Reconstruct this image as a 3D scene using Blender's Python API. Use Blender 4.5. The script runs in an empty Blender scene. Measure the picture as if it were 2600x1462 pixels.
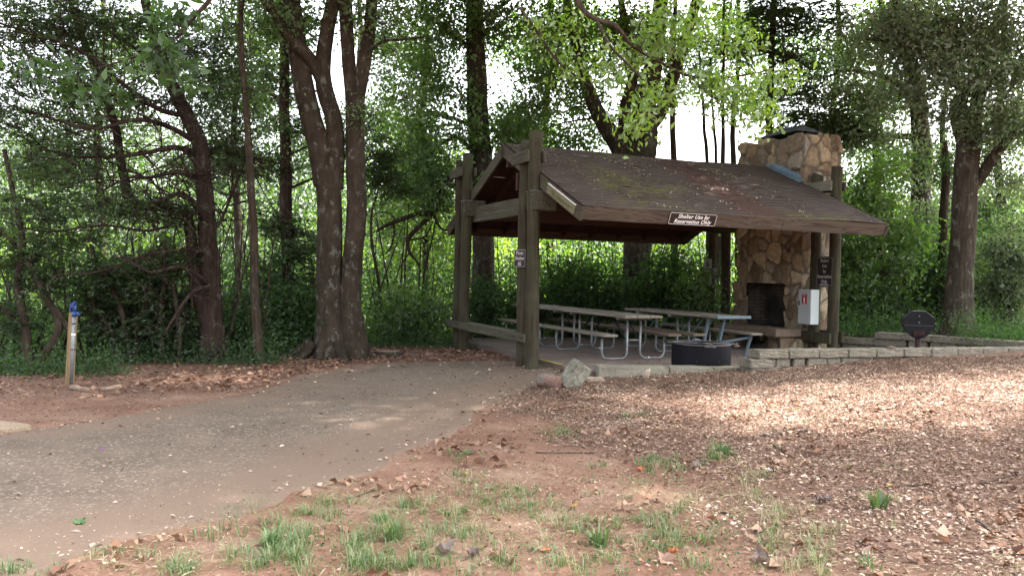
import bpy, bmesh, math, numpy as np
from mathutils import Matrix, Vector, Euler
rng = np.random.default_rng(11)
SC = bpy.context.scene
COL = SC.collection
# ------------------------------------------------------------------ camera model (solved from the photograph)
FPX, PITCH, ROLL, CH = 2010.6, .0161, .0216, 1.389
OX, OY, AZ = .3248, 12.5791, .4069
cp, sp = math.cos(PITCH), math.sin(PITCH)
CF = np.array([0, cp, -sp]); U0 = np.array([0, sp, cp]); R0 = np.array([1., 0, 0])
CR = R0*math.cos(ROLL)+U0*math.sin(ROLL); CU = U0*math.cos(ROLL)-R0*math.sin(ROLL)
CC = np.array([0, 0, CH])
def P(x, y, D):
    """world point seen at photo position x,y at ground distance D"""
    d = CF+CR*(x-1300)/FPX-CU*(y-731)/FPX
    return CC+d*D/d[1]
def Pz(x, y, z):
    d = CF+CR*(x-1300)/FPX-CU*(y-731)/FPX
    return CC+d*(z-CH)/d[2]
cam = bpy.data.cameras.new('camera'); co = bpy.data.objects.new('camera', cam); COL.objects.link(co)
cam.sensor_width = 36; cam.lens = FPX/2600*36; cam.clip_end = 600; cam.clip_start = .05
M = Matrix((CR, CU, -CF)).transposed().to_4x4(); M.translation = CC; co.matrix_world = M
SC.camera = co

# ------------------------------------------------------------------ object helpers
def tag(o, label=None, cat=None, group=None, kind=None):
    if label: o['label'] = label
    if cat: o['category'] = cat
    if group: o['group'] = group
    if kind: o['kind'] = kind
    return o
def thing(name, label, cat, loc=(0, 0, 0), rz=0, group=None):
    o = bpy.data.objects.new(name, None); o.empty_display_size = .1; COL.objects.link(o)
    o.location = loc; o.rotation_euler = (0, 0, rz)
    return tag(o, label, cat, group)
def mesh_np(name, V, F, m, parent=None, var=None, smooth=False, world=False):
    """V (n,3); F (k,c) array or list of arrays; world=True: V in world coords, parent unrotated"""
    V = np.asarray(V, dtype=np.float32)
    if world and parent is not None: V = V-np.array(parent.location, dtype=np.float32)
    me = bpy.data.meshes.new(name)
    Fs = F if isinstance(F, list) else [F]
    Fs = [np.asarray(f, dtype=np.int32) for f in Fs if len(f)]
    me.vertices.add(len(V)); me.vertices.foreach_set('co', V.ravel())
    nl = sum(f.size for f in Fs); nf = sum(len(f) for f in Fs)
    me.loops.add(nl); me.loops.foreach_set('vertex_index', np.concatenate([f.ravel() for f in Fs]))
    me.polygons.add(nf)
    tot = np.concatenate([np.full(len(f), f.shape[1], np.int32) for f in Fs])
    me.polygons.foreach_set('loop_start', np.concatenate([[0], np.cumsum(tot)[:-1]]).astype(np.int32))
    if smooth: me.polygons.foreach_set('use_smooth', np.ones(nf, bool))
    if var is not None:
        a = me.attributes.new('var', 'FLOAT', 'FACE'); a.data.foreach_set('value', np.asarray(var, np.float32))
    me.update(calc_edges=True); me.validate()
    if m: me.materials.append(m)
    o = bpy.data.objects.new(name, me); COL.objects.link(o)
    if parent is not None: o.parent = parent
    return o
class MB:
    """collects shapes into one mesh"""
    def __init__(s): s.v = []; s.f = []
    def add(s, V, F):
        b = len(s.v); s.v += [tuple(map(float, p)) for p in V]; s.f += [tuple(int(i)+b for i in f) for f in F]; return s
    def box(s, c, d, M=None, taper=None):
        x, y, z = [k/2 for k in d]
        V = [(-x,-y,-z),(x,-y,-z),(x,y,-z),(-x,y,-z),(-x,-y,z),(x,-y,z),(x,y,z),(-x,y,z)]
        V = [Vector(p) for p in V]
        if M is not None: V = [M@p for p in V]
        V = [p+Vector(c) for p in V]
        return s.add(V, [(0,3,2,1),(4,5,6,7),(0,1,5,4),(1,2,6,5),(2,3,7,6),(3,0,4,7)])
    def bar(s, a, b, w, h, up=(0,0,1)):
        a = Vector(a); b = Vector(b); d = b-a; L = d.length; x = d.normalized(); u = Vector(up)
        y = u.cross(x).normalized(); z = x.cross(y)
        return s.box((a+b)/2, (L, w, h), Matrix((x, y, z)).transposed())
    def tube(s, pts, r, n=10, cap=True):
        V, F = tube_np(pts, r, n, cap); return s.add(V, [tuple(f) for f in F])
    def build(s, name, m, parent=None, bevel=0, seg=2, smooth=False, sub=0):
        me = bpy.data.meshes.new(name); me.from_pydata(s.v, [], s.f)
        if m: me.materials.append(m)
        if bevel:
            bm = bmesh.new(); bm.from_mesh(me)
            es = [e for e in bm.edges if len(e.link_faces) == 2 and e.calc_face_angle(0) > .5]
            bmesh.ops.bevel(bm, geom=es, offset=bevel, segments=seg, affect='EDGES', clamp_overlap=True)
            bm.to_mesh(me); bm.free()
        if smooth: me.polygons.foreach_set('use_smooth', [True]*len(me.polygons))
        me.update()
        o = bpy.data.objects.new(name, me); COL.objects.link(o)
        if parent is not None: o.parent = parent
        return o
def frames(pts):
    pts = np.asarray(pts, float); T = np.gradient(pts, axis=0); T /= np.linalg.norm(T, axis=1)[:, None]+1e-9
    ref = np.array([0, 1., 0]) if abs(T[:, 1]).mean() < .8 else np.array([1., 0, 0])
    A = np.cross(T, ref); A /= np.linalg.norm(A, axis=1)[:, None]+1e-9
    return T, A, np.cross(T, A)
def tube_np(pts, r, n=10, cap=True, rough=0, seed=0):
    pts = np.asarray(pts, float); k = len(pts); r = np.broadcast_to(np.asarray(r, float), (k,))
    T, A, B = frames(pts); th = np.arange(n)*2*math.pi/n
    R = r[:, None]*np.ones(n)[None]
    if rough:
        rg = np.random.default_rng(seed+5)
        nz = rg.normal(0, 1, (k, n)); lo = rg.normal(0, 1, n)
        nz = .5*nz+.25*(np.roll(nz, 1, 0)+np.roll(nz, 1, 1)); R = R*(1+rough*(nz*.6+lo[None]*.9))
    V = pts[:, None]+R[..., None]*(np.cos(th)[None, :, None]*A[:, None]+np.sin(th)[None, :, None]*B[:, None])
    V = V.reshape(-1, 3); i = np.arange(k-1)[:, None]*n; j = np.arange(n)[None]; j2 = (j+1) % n
    F = np.stack([i+j, i+j2, i+n+j2, i+n+j], -1).reshape(-1, 4)
    if cap:
        V = np.vstack([V, pts[0], pts[-1]]); a, b = len(V)-2, len(V)-1; jj = np.arange(n); j3 = (jj+1) % n
        F = np.vstack([F, np.stack([np.full(n, a), j3, jj, np.full(n, a)], -1)[:, :], np.stack([np.full(n, b), (k-1)*n+jj, (k-1)*n+j3, np.full(n, b)], -1)])
        F = F.tolist(); m = len(F)
        F = [f if q < m-2*n else f[:3] for q, f in enumerate(F)]
        return V, F
    return V, F
class NB:
    """numpy batches of quads"""
    def __init__(s): s.V = []; s.F = []; s.n = 0; s.var = []
    def add(s, V, F, var=0.):
        s.V.append(V); s.F.append(np.asarray(F)+s.n); s.n += len(V)
        s.var.append(np.broadcast_to(np.asarray(var, float), (len(F),)))
    def tube(s, pts, r, n=6, rough=0, seed=0, var=0.):
        V, F = tube_np(pts, r, n, False, rough, seed); s.add(V, F, var)
    def build(s, name, m, parent=None, smooth=False, world=True):
        if not s.V: return None
        return mesh_np(name, np.vstack(s.V), np.vstack(s.F), m, parent, np.concatenate(s.var), smooth, world)
def smooth_path(pts, k=6):
    """Catmull-Rom through points (any columns)"""
    p = np.asarray(pts, float)
    if len(p) < 3: 
        t = np.linspace(0, 1, k+1)[:, None]; return p[0]*(1-t)+p[-1]*t
    q = np.vstack([2*p[0]-p[1], p, 2*p[-1]-p[-2]]); out = []
    for i in range(1, len(q)-2):
        a, b, c, d = q[i-1:i+3]
        for t in np.arange(k)/k:
            out.append(.5*((2*b)+(-a+c)*t+(2*a-5*b+4*c-d)*t*t+(-a+3*b-3*c+d)*t**3))
    out.append(p[-1]); return np.array(out)
def vnoise(x, y, s=1., seed=0):
    """cheap smooth value noise"""
    x = np.asarray(x)*s+seed*17.3; y = np.asarray(y)*s+seed*9.1
    def h(i, j):
        q = np.sin(i*127.1+j*311.7+seed)*43758.5453; return q-np.floor(q)
    i = np.floor(x); j = np.floor(y); fx = x-i; fy = y-j; fx = fx*fx*(3-2*fx); fy = fy*fy*(3-2*fy)
    return (h(i, j)*(1-fx)+h(i+1, j)*fx)*(1-fy)+(h(i, j+1)*(1-fx)+h(i+1, j+1)*fx)*fy
def sstep(a, b, x): t = np.clip((np.asarray(x, float)-a)/(b-a), 0, 1); return t*t*(3-2*t)

# ------------------------------------------------------------------ materials
class NT:
    def __init__(s, name):
        s.m = bpy.data.materials.new(name); s.m.use_nodes = True; s.t = s.m.node_tree; s.t.nodes.clear()
        s.out = s.t.nodes.new('ShaderNodeOutputMaterial')
    def n(s, typ, props=None, **inp):
        nd = s.t.nodes.new(typ)
        for k, v in (props or {}).items(): setattr(nd, k, v)
        for k, v in inp.items():
            key = k.replace('_', ' ')
            if k.startswith('i') and k[1:].isdigit(): sock = nd.inputs[int(k[1:])]
            else: sock = nd.inputs[key]
            if isinstance(v, bpy.types.NodeSocket): s.t.links.new(v, sock)
            else:
                if isinstance(v, tuple) and len(v) == 3 and sock.type == 'RGBA': v = v+(1,)
                sock.default_value = v
        return nd
    def ramp(s, fac, stops, interp='LINEAR'):
        nd = s.t.nodes.new('ShaderNodeValToRGB'); cr = nd.color_ramp; cr.interpolation = interp
        while len(cr.elements) < len(stops): cr.elements.new(.5)
        for e, (p, c) in zip(cr.elements, stops):
            e.position = p; e.color = (c if isinstance(c, tuple) else (c, c, c))+(1,)
        s.t.links.new(fac, nd.inputs[0]); return nd.outputs[0]
    def coords(s, scale=(1, 1, 1), rot=(0, 0, 0)):
        tc = s.n('ShaderNodeTexCoord'); mp = s.n('ShaderNodeMapping', Vector=tc.outputs['Object'], Scale=scale, Rotation=rot); return mp.outputs[0]
    def noise(s, vec, scale, detail=4, rough=.55, dist=0):
        return s.n('ShaderNodeTexNoise', Vector=vec, Scale=scale, Detail=detail, Roughness=rough, Distortion=dist).outputs[0]
    def mix(s, fac, a, b, mode='MIX'):
        nd = s.t.nodes.new('ShaderNodeMix'); nd.data_type = 'RGBA'; nd.blend_type = mode
        for k, v in ((0, fac), (6, a), (7, b)):
            if isinstance(v, bpy.types.NodeSocket): s.t.links.new(v, nd.inputs[k])
            else: nd.inputs[k].default_value = v if k == 0 else (v+(1,) if len(v) == 3 else v)
        return nd.outputs[2]
    def math(s, op, a, b=0.):
        nd = s.t.nodes.new('ShaderNodeMath'); nd.operation = op
        for k, v in ((0, a), (1, b)):
            if isinstance(v, bpy.types.NodeSocket): s.t.links.new(v, nd.inputs[k])
            else: nd.inputs[k].default_value = v
        return nd.outputs[0]
    def attr(s, name): return s.n('ShaderNodeAttribute', dict(attribute_name=name)).outputs['Fac']
    def bump(s, h, strength=.4, dist=.01):
        return s.n('ShaderNodeBump', Height=h, Strength=strength, Distance=dist).outputs[0]
    def done(s, col, rough=.8, normal=None, metal=0., spec=.3):
        b = s.n('ShaderNodeBsdfPrincipled'); 
        for k, v in (('Base Color', col), ('Roughness', rough), ('Metallic', metal), ('Specular IOR Level', spec)):
            if isinstance(v, bpy.types.NodeSocket): s.t.links.new(v, b.inputs[k])
            else: b.inputs[k].default_value = v+(1,) if isinstance(v, tuple) else v
        if normal is not None: s.t.links.new(normal, b.inputs['Normal'])
        s.t.links.new(b.outputs[0], s.out.inputs[0]); return s.m
def leaf_mat(name, cols, trans, tf=.45, gloss=.06, rough=.6):
    t = NT(name); c = t.ramp(t.attr('var'), [(i/(len(cols)-1), k) for i, k in enumerate(cols)])
    tc = t.mix(1., c, trans, 'MULTIPLY')
    d = t.n('ShaderNodeBsdfDiffuse', Color=c); tr = t.n('ShaderNodeBsdfTranslucent', Color=tc)
    m1 = t.n('ShaderNodeMixShader', Fac=tf, i1=d.outputs[0], i2=tr.outputs[0])
    g = t.n('ShaderNodeBsdfGlossy', Roughness=rough, Color=(1., 1., 1.))
    m2 = t.n('ShaderNodeMixShader', Fac=gloss, i1=m1.outputs[0], i2=g.outputs[0])
    t.t.links.new(m2.outputs[0], t.out.inputs[0]); return t.m
TR = (2.6, 2.9, .9)
L_OAK = leaf_mat('leaf_oak', [(.036, .074, .02), (.06, .115, .03), (.095, .155, .042)], TR)
L_BRIGHT = leaf_mat('leaf_bright', [(.045, .088, .018), (.075, .135, .027), (.115, .18, .036)], (2.1, 2.3, .8), .45)
L_GREY = leaf_mat('leaf_greygreen', [(.055, .09, .045), (.095, .135, .075), (.15, .185, .115)], (2.2, 2.4, 1.2), .42, .07, .55)
L_CEDAR = leaf_mat('leaf_cedar', [(.028, .05, .024), (.046, .078, .035), (.078, .115, .052)], (2.1, 2.4, 1.), .42, .04)
L_DARK = leaf_mat('leaf_dark', [(.02, .044, .017), (.034, .068, .025), (.058, .10, .036)], (2.2, 2.6, 1.), .42, .025, .7)
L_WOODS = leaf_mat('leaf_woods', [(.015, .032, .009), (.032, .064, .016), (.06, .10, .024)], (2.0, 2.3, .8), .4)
L_NEAR = leaf_mat('leaf_overhang', [(.07, .125, .022), (.105, .18, .03), (.15, .235, .045)], (2.7, 2.8, .7), .52, .07, .45)
L_DEAD = leaf_mat('leaf_dead', [(.10, .045, .028), (.19, .10, .062), (.34, .22, .15)], (1.4, 1.1, .8), .15, .04)
L_CHIP = leaf_mat('wood_chips', [(.08, .046, .033), (.165, .104, .076), (.265, .185, .14), (.40, .305, .235), (.56, .475, .39)], (1, 1, 1), .02, .02)
L_GRASS = leaf_mat('grass_blades', [(.05, .105, .032), (.09, .155, .045), (.155, .205, .08), (.31, .265, .165)], (1.4, 1.5, .8), .35, .05)
def bark(name, c1, c2, c3, sx=14, sz=1.6, lichen=0., bd=.03):
    t = NT(name); v = t.coords((sx, sx, sz)); n = t.noise(v, 1.2, 6, .65, .4); n2 = t.noise(t.coords((1, 1, 1)), 3.5, 5, .6)
    c = t.ramp(n, [(.3, c1), (.55, c2), (.75, c3)]); c = t.mix(t.ramp(n2, [(.35, 0.), (.7, .6)]), c, tuple(k*.55 for k in c1))
    if lichen: c = t.mix(t.math('MULTIPLY', t.ramp(t.noise(t.coords((1, 1, .6)), 9, 5, .7), [(.56, 0.), (.62, 1.)]), lichen), c, (.3, .33, .27))
    return t.done(c, .95, t.bump(n, .9, bd), spec=.1)
B_T1 = bark('bark_brown_oak', (.033, .025, .018), (.056, .043, .032), (.09, .073, .056), 9, 3.2, .25, .025)
B_CED = bark('bark_cedar', (.026, .017, .014), (.054, .036, .029), (.10, .072, .06), 22, 1.2, .12, .05)
B_OAK = bark('bark_grey_oak', (.034, .028, .021), (.072, .060, .047), (.135, .115, .093), 16, 2.0, .25)
B_DARK = bark('bark_dark', (.03, .022, .016), (.06, .045, .034), (.10, .08, .06), 16, 2.5, .1)
B_DRY = bark('bark_dry_twig', (.075, .055, .045), (.13, .10, .08), (.2, .165, .135), 20, 5, .1)
def wood(name, c1, c2, c3, along='z', green=0., grain=1., rough=.85):
    t = NT(name); s = {'x': (1.2, 22, 22), 'y': (22, 1.2, 22), 'z': (22, 22, 1.2)}[along]
    s = tuple(k*grain for k in s); n = t.noise(t.coords(s), 1.3, 5, .6, .6); n2 = t.noise(t.coords(), 2.2, 4, .6)
    c = t.ramp(n, [(.28, c1), (.5, c2), (.75, c3)])
    if green: c = t.mix(t.math('MULTIPLY', t.ramp(n2, [(.42, 0.), (.62, 1.)]), green), c, (.075, .085, .045))
    return t.done(c, rough, t.bump(n, .6, .006), spec=.15)
W_POLE = wood('treated_pole', (.022, .018, .012), (.042, .034, .023), (.078, .063, .044), 'z', .35)
W_BOARD = wood('weathered_board', (.036, .031, .023), (.07, .061, .046), (.125, .112, .087), 'y', .35)
W_RAKE = wood('rake_board', (.04, .032, .025), (.072, .06, .046), (.12, .105, .083), 'y', .3)
W_DARK = wood('dark_stained_wood', (.035, .017, .014), (.055, .026, .021), (.08, .04, .032), 'y')
W_TABLE = wood('table_plank', (.13, .11, .085), (.215, .19, .155), (.32, .29, .24), 'y', .2)
W_SEATR = wood('seat_plank_red', (.095, .07, .05), (.15, .112, .08), (.22, .17, .125), 'y', .1)
W_POST = wood('yellow_pine_post', (.16, .11, .06), (.25, .18, .10), (.34, .26, .15), 'z', .15)
W_LOG = wood('dry_log', (.10, .065, .045), (.17, .12, .09), (.26, .2, .155), 'x', .1)
def fascia_mat():
    t = NT('fascia_board'); v = t.coords((.55, 3, 7)); n = t.noise(v, 1.1, 2, .5, 1.2)
    w = t.math('FRACT', t.math('MULTIPLY', n, 11.)); c = t.ramp(w, [(0, (.038, .026, .019)), (.35, (.088, .064, .048)), (.8, (.10, .08, .063)), (1, (.05, .03, .023))])
    return t.done(c, .8, t.bump(w, .25, .004), spec=.2)
W_FASCIA = fascia_mat()
def shingle_mat():
    t = NT('asphalt_shingles'); v = t.coords()
    br = t.n('ShaderNodeTexBrick', dict(offset=.5), Vector=v, Color1=(.088, .067, .061), Color2=(.06, .047, .044), Mortar=(.04, .031, .028), Scale=1., Mortar_Size=.004, Bias=-.1, Brick_Width=.31, Row_Height=.135)
    g = t.noise(v, 160, 2, .7); c = t.mix(.75, br.outputs[0], t.ramp(g, [(.3, (.35, .32, .3)), (.75, (1.6, 1.55, 1.5))]), 'MULTIPLY')
    big = t.noise(v, 1.1, 3, .6); c = t.mix(t.ramp(big, [(.35, .0), (.75, .5)]), c, (.085, .07, .066))
    ms = t.noise(v, 5.5, 7, .75, .3)
    mask = t.math('MULTIPLY', t.ramp(ms, [(.47, 0.), (.58, .9)]), t.ramp(t.noise(v, .45, 1, .5), [(.42, 0.), (.56, 1.)]))
    c = t.mix(mask, c, (.115, .115, .036))
    return t.done(c, .95, t.bump(g, .35, .004), spec=.1)
M_SHING = shingle_mat()
def stone_mat():
    t = NT('fieldstone'); v = t.coords()
    c = t.ramp(t.attr('cell'), [(0, (.15, .11, .075)), (.15, (.27, .22, .15)), (.3, (.36, .30, .21)), (.42, (.20, .165, .125)), (.55, (.42, .36, .26)), (.68, (.30, .27, .23)), (.8, (.235, .175, .12)), (.9, (.31, .255, .175)), (1, (.45, .40, .32))], 'CONSTANT')
    n = t.noise(v, 11, 7, .7, 1.2); c = t.mix(.85, c, t.ramp(n, [(.3, (.48, .44, .4)), (.5, (1., .97, .93)), (.72, (1.4, 1.38, 1.35))]), 'MULTIPLY')
    c = t.mix(t.ramp(t.noise(v, 2.6, 4, .6), [(.58, 0.), (.74, .4)]), c, (.20, .115, .06))
    c = t.mix(t.ramp(t.noise(v, 5, 5, .7), [(.6, 0.), (.75, .5)]), c, (.075, .07, .055))
    c = t.mix(t.attr('mortar'), c, (.14, .12, .092))
    return t.done(c, .92, t.bump(n, .8, .02), spec=.12)
M_STONE = stone_mat()
def speck(name, c1, c2, s1=60, s2=3, dark=(.5, .5, .5), bd=.004, rough=.9, stain=None, scrange=(.35, .7), spec=.2, bs=.5):
    t = NT(name); v = t.coords(); a = t.noise(v, s1, 4, .7); b = t.noise(v, s2, 5, .6)
    c = t.mix(t.ramp(b, [(scrange[0], 0.), (scrange[1], 1.)]), c1, c2); c = t.mix(.8, c, t.ramp(a, [(.3, dark), (.7, (1.3, 1.3, 1.3))]), 'MULTIPLY')
    if stain: c = t.mix(t.ramp(t.noise(v, s2*2.3, 5, .7), [(.55, 0.), (.7, .7)]), c, stain)
    return t.done(c, rough, t.bump(a, bs, bd), spec=spec)
M_CONC = speck('weathered_concrete', (.20, .18, .14), (.29, .265, .21), 45, 2.2, stain=(.16, .165, .11))
M_BLOCK = speck('retaining_block', (.165, .148, .118), (.245, .215, .17), 38, 3.5, stain=(.085, .085, .06), bd=.012, bs=.8)
M_SLAB = speck('floor_concrete', (.17, .13, .11), (.235, .19, .165), 55, 1.3, stain=(.10, .075, .062))
M_ROCKG = speck('grey_rock', (.2, .19, .15), (.3, .285, .23), 24, 5, (.35, .35, .35), .02, bs=.9)
M_ROCKR = speck('red_rock', (.18, .155, .135), (.17, .105, .085), 20, 2.5, (.5, .5, .5), .02, bs=.9, scrange=(.45, .55))
M_ROCKP = speck('pale_rock', (.38, .31, .25), (.3, .22, .17), 22, 4, (.6, .6, .6), .015)
def brick_mat():
    t = NT('firebrick'); v = t.coords((1, 1, 1), (0, 0, 0))
    sx = t.n('ShaderNodeSeparateXYZ', Vector=v); cv = t.n('ShaderNodeCombineXYZ', X=t.math('ADD', sx.outputs[0], sx.outputs[1]), Y=sx.outputs[2])
    br = t.n('ShaderNodeTexBrick', Vector=cv.outputs[0], Color1=(.13, .10, .075), Color2=(.09, .07, .055), Mortar=(.04, .033, .03), Scale=1., Mortar_Size=.008, Brick_Width=.22, Row_Height=.075)
    c = t.mix(t.ramp(t.noise(v, 2.2, 3), [(.35, .35), (.6, .92)]), br.outputs[0], (.012, .011, .011))
    return t.done(c, .9)
M_BRICK = brick_mat()
def plain(name, c, rough=.5, metal=0., spec=.4, var=.25, s=30):
    t = NT(name); n = t.noise(t.coords(), s, 4, .6); a = tuple(k*(1-var) for k in c); b = tuple(min(1, k*(1+var)) for k in c)
    return t.done(t.ramp(n, [(.3, a), (.7, b)]), rough, None, metal, spec)
M_GALV = plain('galvanised_pipe', (.19, .20, .20), .5, .5, .5, .3, 14)
M_STEEL = plain('blue_grey_paint', (.13, .175, .205), .55, .1, .3, .15)
M_BLACK = plain('black_paint', (.012, .012, .015), .75, .0, .2, .25, 9)
M_FIRE = plain('fire_ring_steel', (.006, .006, .009), .75, 0, .15, .3, 5)
M_RUST = plain('rusty_steel', (.035, .018, .016), .8, 0, .2, .5, 12)
M_RINGLIP = plain('worn_steel', (.12, .11, .11), .5, .4, .4, .4, 20)
M_BLUE = plain('blue_enamel', (.014, .045, .17), .4, 0, .5, .2)
M_SIGN = plain('dark_brown_sign', (.022, .012, .011), .45, 0, .4, .1)
M_WHITE = plain('white_lettering', (.8, .77, .75), .6, 0, .3, .08)
M_GREYLET = plain('worn_lettering', (.46, .44, .44), .6, 0, .3, .2)
M_CABF = plain('cabinet_shade_and_box_grey', (.36, .38, .38), .45, 0, .4, .06, 5)  # door shade put into the cabinet colour; plain grey for the junction box
M_CABS = plain('cabinet_lit_side_white', (.62, .68, .68), .45, 0, .4, .05, 5)  # better lit side of the white cabinet, brightness put into the colour
M_RED = plain('red_sticker', (.32, .02, .035), .5, 0, .4, .1)
M_PAPER = plain('notice_white', (.48, .50, .44), .6, 0, .3, .1)
M_INK = plain('dark_green_ink', (.035, .06, .045), .7, 0, .2, .1)
M_YEL = speck('yellow_paint', (.55, .42, .05), (.45, .33, .06), 60, 8)
M_FLASH = plain('blue_tarp_flashing', (.15, .21, .27), .55, .2, .4, .35, 8)
M_PURPLE = plain('purple_petal', (.35, .03, .45), .6)
M_TAPE = plain('black_strap', (.02, .02, .02), .5)
M_MOSS = leaf_mat('moss', [(.05, .06, .015), (.10, .12, .03)], (1, 1, 1), 0, 0)

# ------------------------------------------------------------------ world and sun
SUN_EL, SUN_AZ = math.radians(54), math.radians(72)
w = bpy.data.worlds.new('World'); SC.world = w; w.use_nodes = True; nt = w.node_tree
sky = nt.nodes.new('ShaderNodeTexSky'); sky.sky_type = 'NISHITA'; sky.sun_disc = False
sky.sun_elevation = SUN_EL; sky.sun_rotation = SUN_AZ; sky.dust_density = 7.0; sky.air_density = 1.0; sky.ozone_density = .6
bg = nt.nodes['Background']; hs = nt.nodes.new('ShaderNodeHueSaturation'); hs.inputs['Saturation'].default_value = .3; nt.links.new(sky.outputs[0], hs.inputs['Color']); nt.links.new(hs.outputs[0], bg.inputs[0]); bg.inputs[1].default_value = .15
sl = bpy.data.lights.new('sun', 'SUN'); sl.energy = 3.0; sl.angle = math.radians(.9); sl.color = (1, .95, .87)
so = bpy.data.objects.new('sun', sl); COL.objects.link(so)
sd = Vector((math.cos(SUN_EL)*math.sin(SUN_AZ), math.cos(SUN_EL)*math.cos(SUN_AZ), math.sin(SUN_EL)))
so.rotation_euler = sd.to_track_quat('Z', 'Y').to_euler(); so.location = (0, 0, 30)
SC.view_settings.view_transform = 'Standard'; SC.view_settings.look = 'None'; SC.view_settings.exposure = 3.05; SC.view_settings.gamma = 1
cy = SC.cycles; cy.max_bounces = 7; cy.diffuse_bounces = 4; cy.glossy_bounces = 2; cy.transmission_bounces = 5; cy.transparent_max_bounces = 4
cy.sample_clamp_indirect = 6; cy.use_denoising = True; cy.caustics_reflective = False; cy.caustics_refractive = False

# ------------------------------------------------------------------ ground
def wall1(x): return 11.3+(x-3.58)*.319        # front face of the low block wall
def wall2(x): return 15.05-(x-7.0)*1.08
RX = ([-60, 0, 1.4, 3, 3.8, 5, 6, 8.3, 14, 60], [-.1, -.1, -.06, .05, .13, .19, .25, .34, .5, .6])
def gz(x, y):
    x = np.asarray(x, float); y = np.asarray(y, float)
    r = np.interp(x, *RX)+.1
    z = -.1+r*(.25+.75*sstep(3, 10, y))
    yw = np.where(x < 3.58, 11.36+(x-1.25)*.11, wall1(x))
    behind = sstep(.1, .28, y-yw)*(x > 1.3)
    z = z*(1-behind)-.12*behind
    w2 = np.where(x > 6.2, sstep(.1, .3, y-np.where(x < 7.05, 15.9-(x-6.3)*1.1, wall2(x))), 0)*(x > 6.2)*(x < 40)
    z = np.where(w2 > 0, -.12*(1-w2)+(.26+.12*sstep(7, 9, x)+.02*(y-13))*w2, z)
    # woods floor on the left falls away a little
    edge = np.interp(x, [-40, -6.7, -5.8, -4.5, -3.5, -2.6, -1.3, 0], [10, 10.3, 11.8, 12.9, 14.1, 15.4, 16.3, 17])
    z = z-(x < 1)*.9*sstep(.5, 9, y-edge)
    z = z+.02*(vnoise(x, y, 1.3, 3)-.5)+.012*(vnoise(x, y, 5, 4)-.5)
    return z
def gzs(x, y): return float(gz(np.array([x]), np.array([y]))[0])
gx = np.concatenate([[-220, -120, -60, -35, -22], np.arange(-14, 15.01, .1), [20, 32, 60, 120, 220]])
gy = np.concatenate([[-60, -20, -6, -1], np.arange(1, 19.01, .1), [21, 24, 28, 34, 45, 70, 120, 220, 400]])
X, Y = np.meshgrid(gx, gy); Z = gz(X, Y)
V = np.stack([X, Y, Z], -1).reshape(-1, 3); nx = len(gx); i = np.arange(len(gy)-1)[:, None]*nx; j = np.arange(nx-1)[None]
F = np.stack([i+j, i+j+1, i+nx+j+1, i+nx+j], -1).reshape(-1, 4)
def mulch_mask(x, y):
    b = np.interp(y, [2, 4.2, 5, 6, 7.5, 9, 10.2, 11.4], [3.2, 1.5, 1.5, 1.2, .6, .0, .1, .9])
    return sstep(-.35, .55, x-b+1.2*(vnoise(x, y, .9, 8)-.5)+.5*(vnoise(x, y, 3, 9)-.5))
def litter_mask(x, y):
    b = np.interp(x, [-14, -6, -4, -3.2, -3, -2.2, -.1, .3], [8.5, 8.4, 9.2, 10.2, 11.6, 12.9, 13.3, 13.2])
    return sstep(-.5, .5, y-b+1.0*(vnoise(x, y, 1.1, 5)-.5))*(x < .7)
woodsE = lambda x: np.interp(x, [-40, -6.7, -5.8, -4.5, -3.5, -2.6, -1.3, 0, .5, 8, 40], [10, 10.5, 11.8, 12.9, 14.1, 15.4, 16.3, 17, 17.5, 14.3, 12.5])
def ground_mat():
    t = NT('ground_soil'); v = t.coords(); a = t.noise(v, 26, 6, .7); b = t.noise(v, 1.6, 5, .6)
    clay = t.ramp(b, [(.3, (.135, .073, .051)), (.5, (.183, .107, .077)), (.7, (.235, .158, .12))])
    clay = t.mix(.7, clay, t.ramp(a, [(.3, (.6, .57, .55)), (.7, (1.3, 1.3, 1.3))]), 'MULTIPLY')
    mul = t.ramp(a, [(.25, (.075, .04, .03)), (.5, (.135, .08, .06)), (.72, (.21, .14, .105))])
    fo = t.ramp(a, [(.3, (.02, .022, .012)), (.6, (.045, .04, .022)), (.8, (.05, .075, .03))])
    c = t.mix(t.attr('mulch'), clay, mul); c = t.mix(t.attr('forest'), c, fo)
    return t.done(c, .95, t.bump(a, .8, .02), spec=.1)
ground = mesh_np('ground', V, F, ground_mat(), smooth=True); tag(ground, kind='structure')
ax, ay = V[:, 0], V[:, 1]
for nm, val in (('mulch', np.clip(mulch_mask(ax, ay)+litter_mask(ax, ay)*.85, 0, 1)), ('forest', sstep(-.4, .5, ay-woodsE(ax)+.8*(vnoise(ax, ay, 1.5, 2)-.5)))):
    at = ground.data.attributes.new(nm, 'FLOAT', 'POINT'); at.data.foreach_set('value', val.astype(np.float32))
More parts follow.
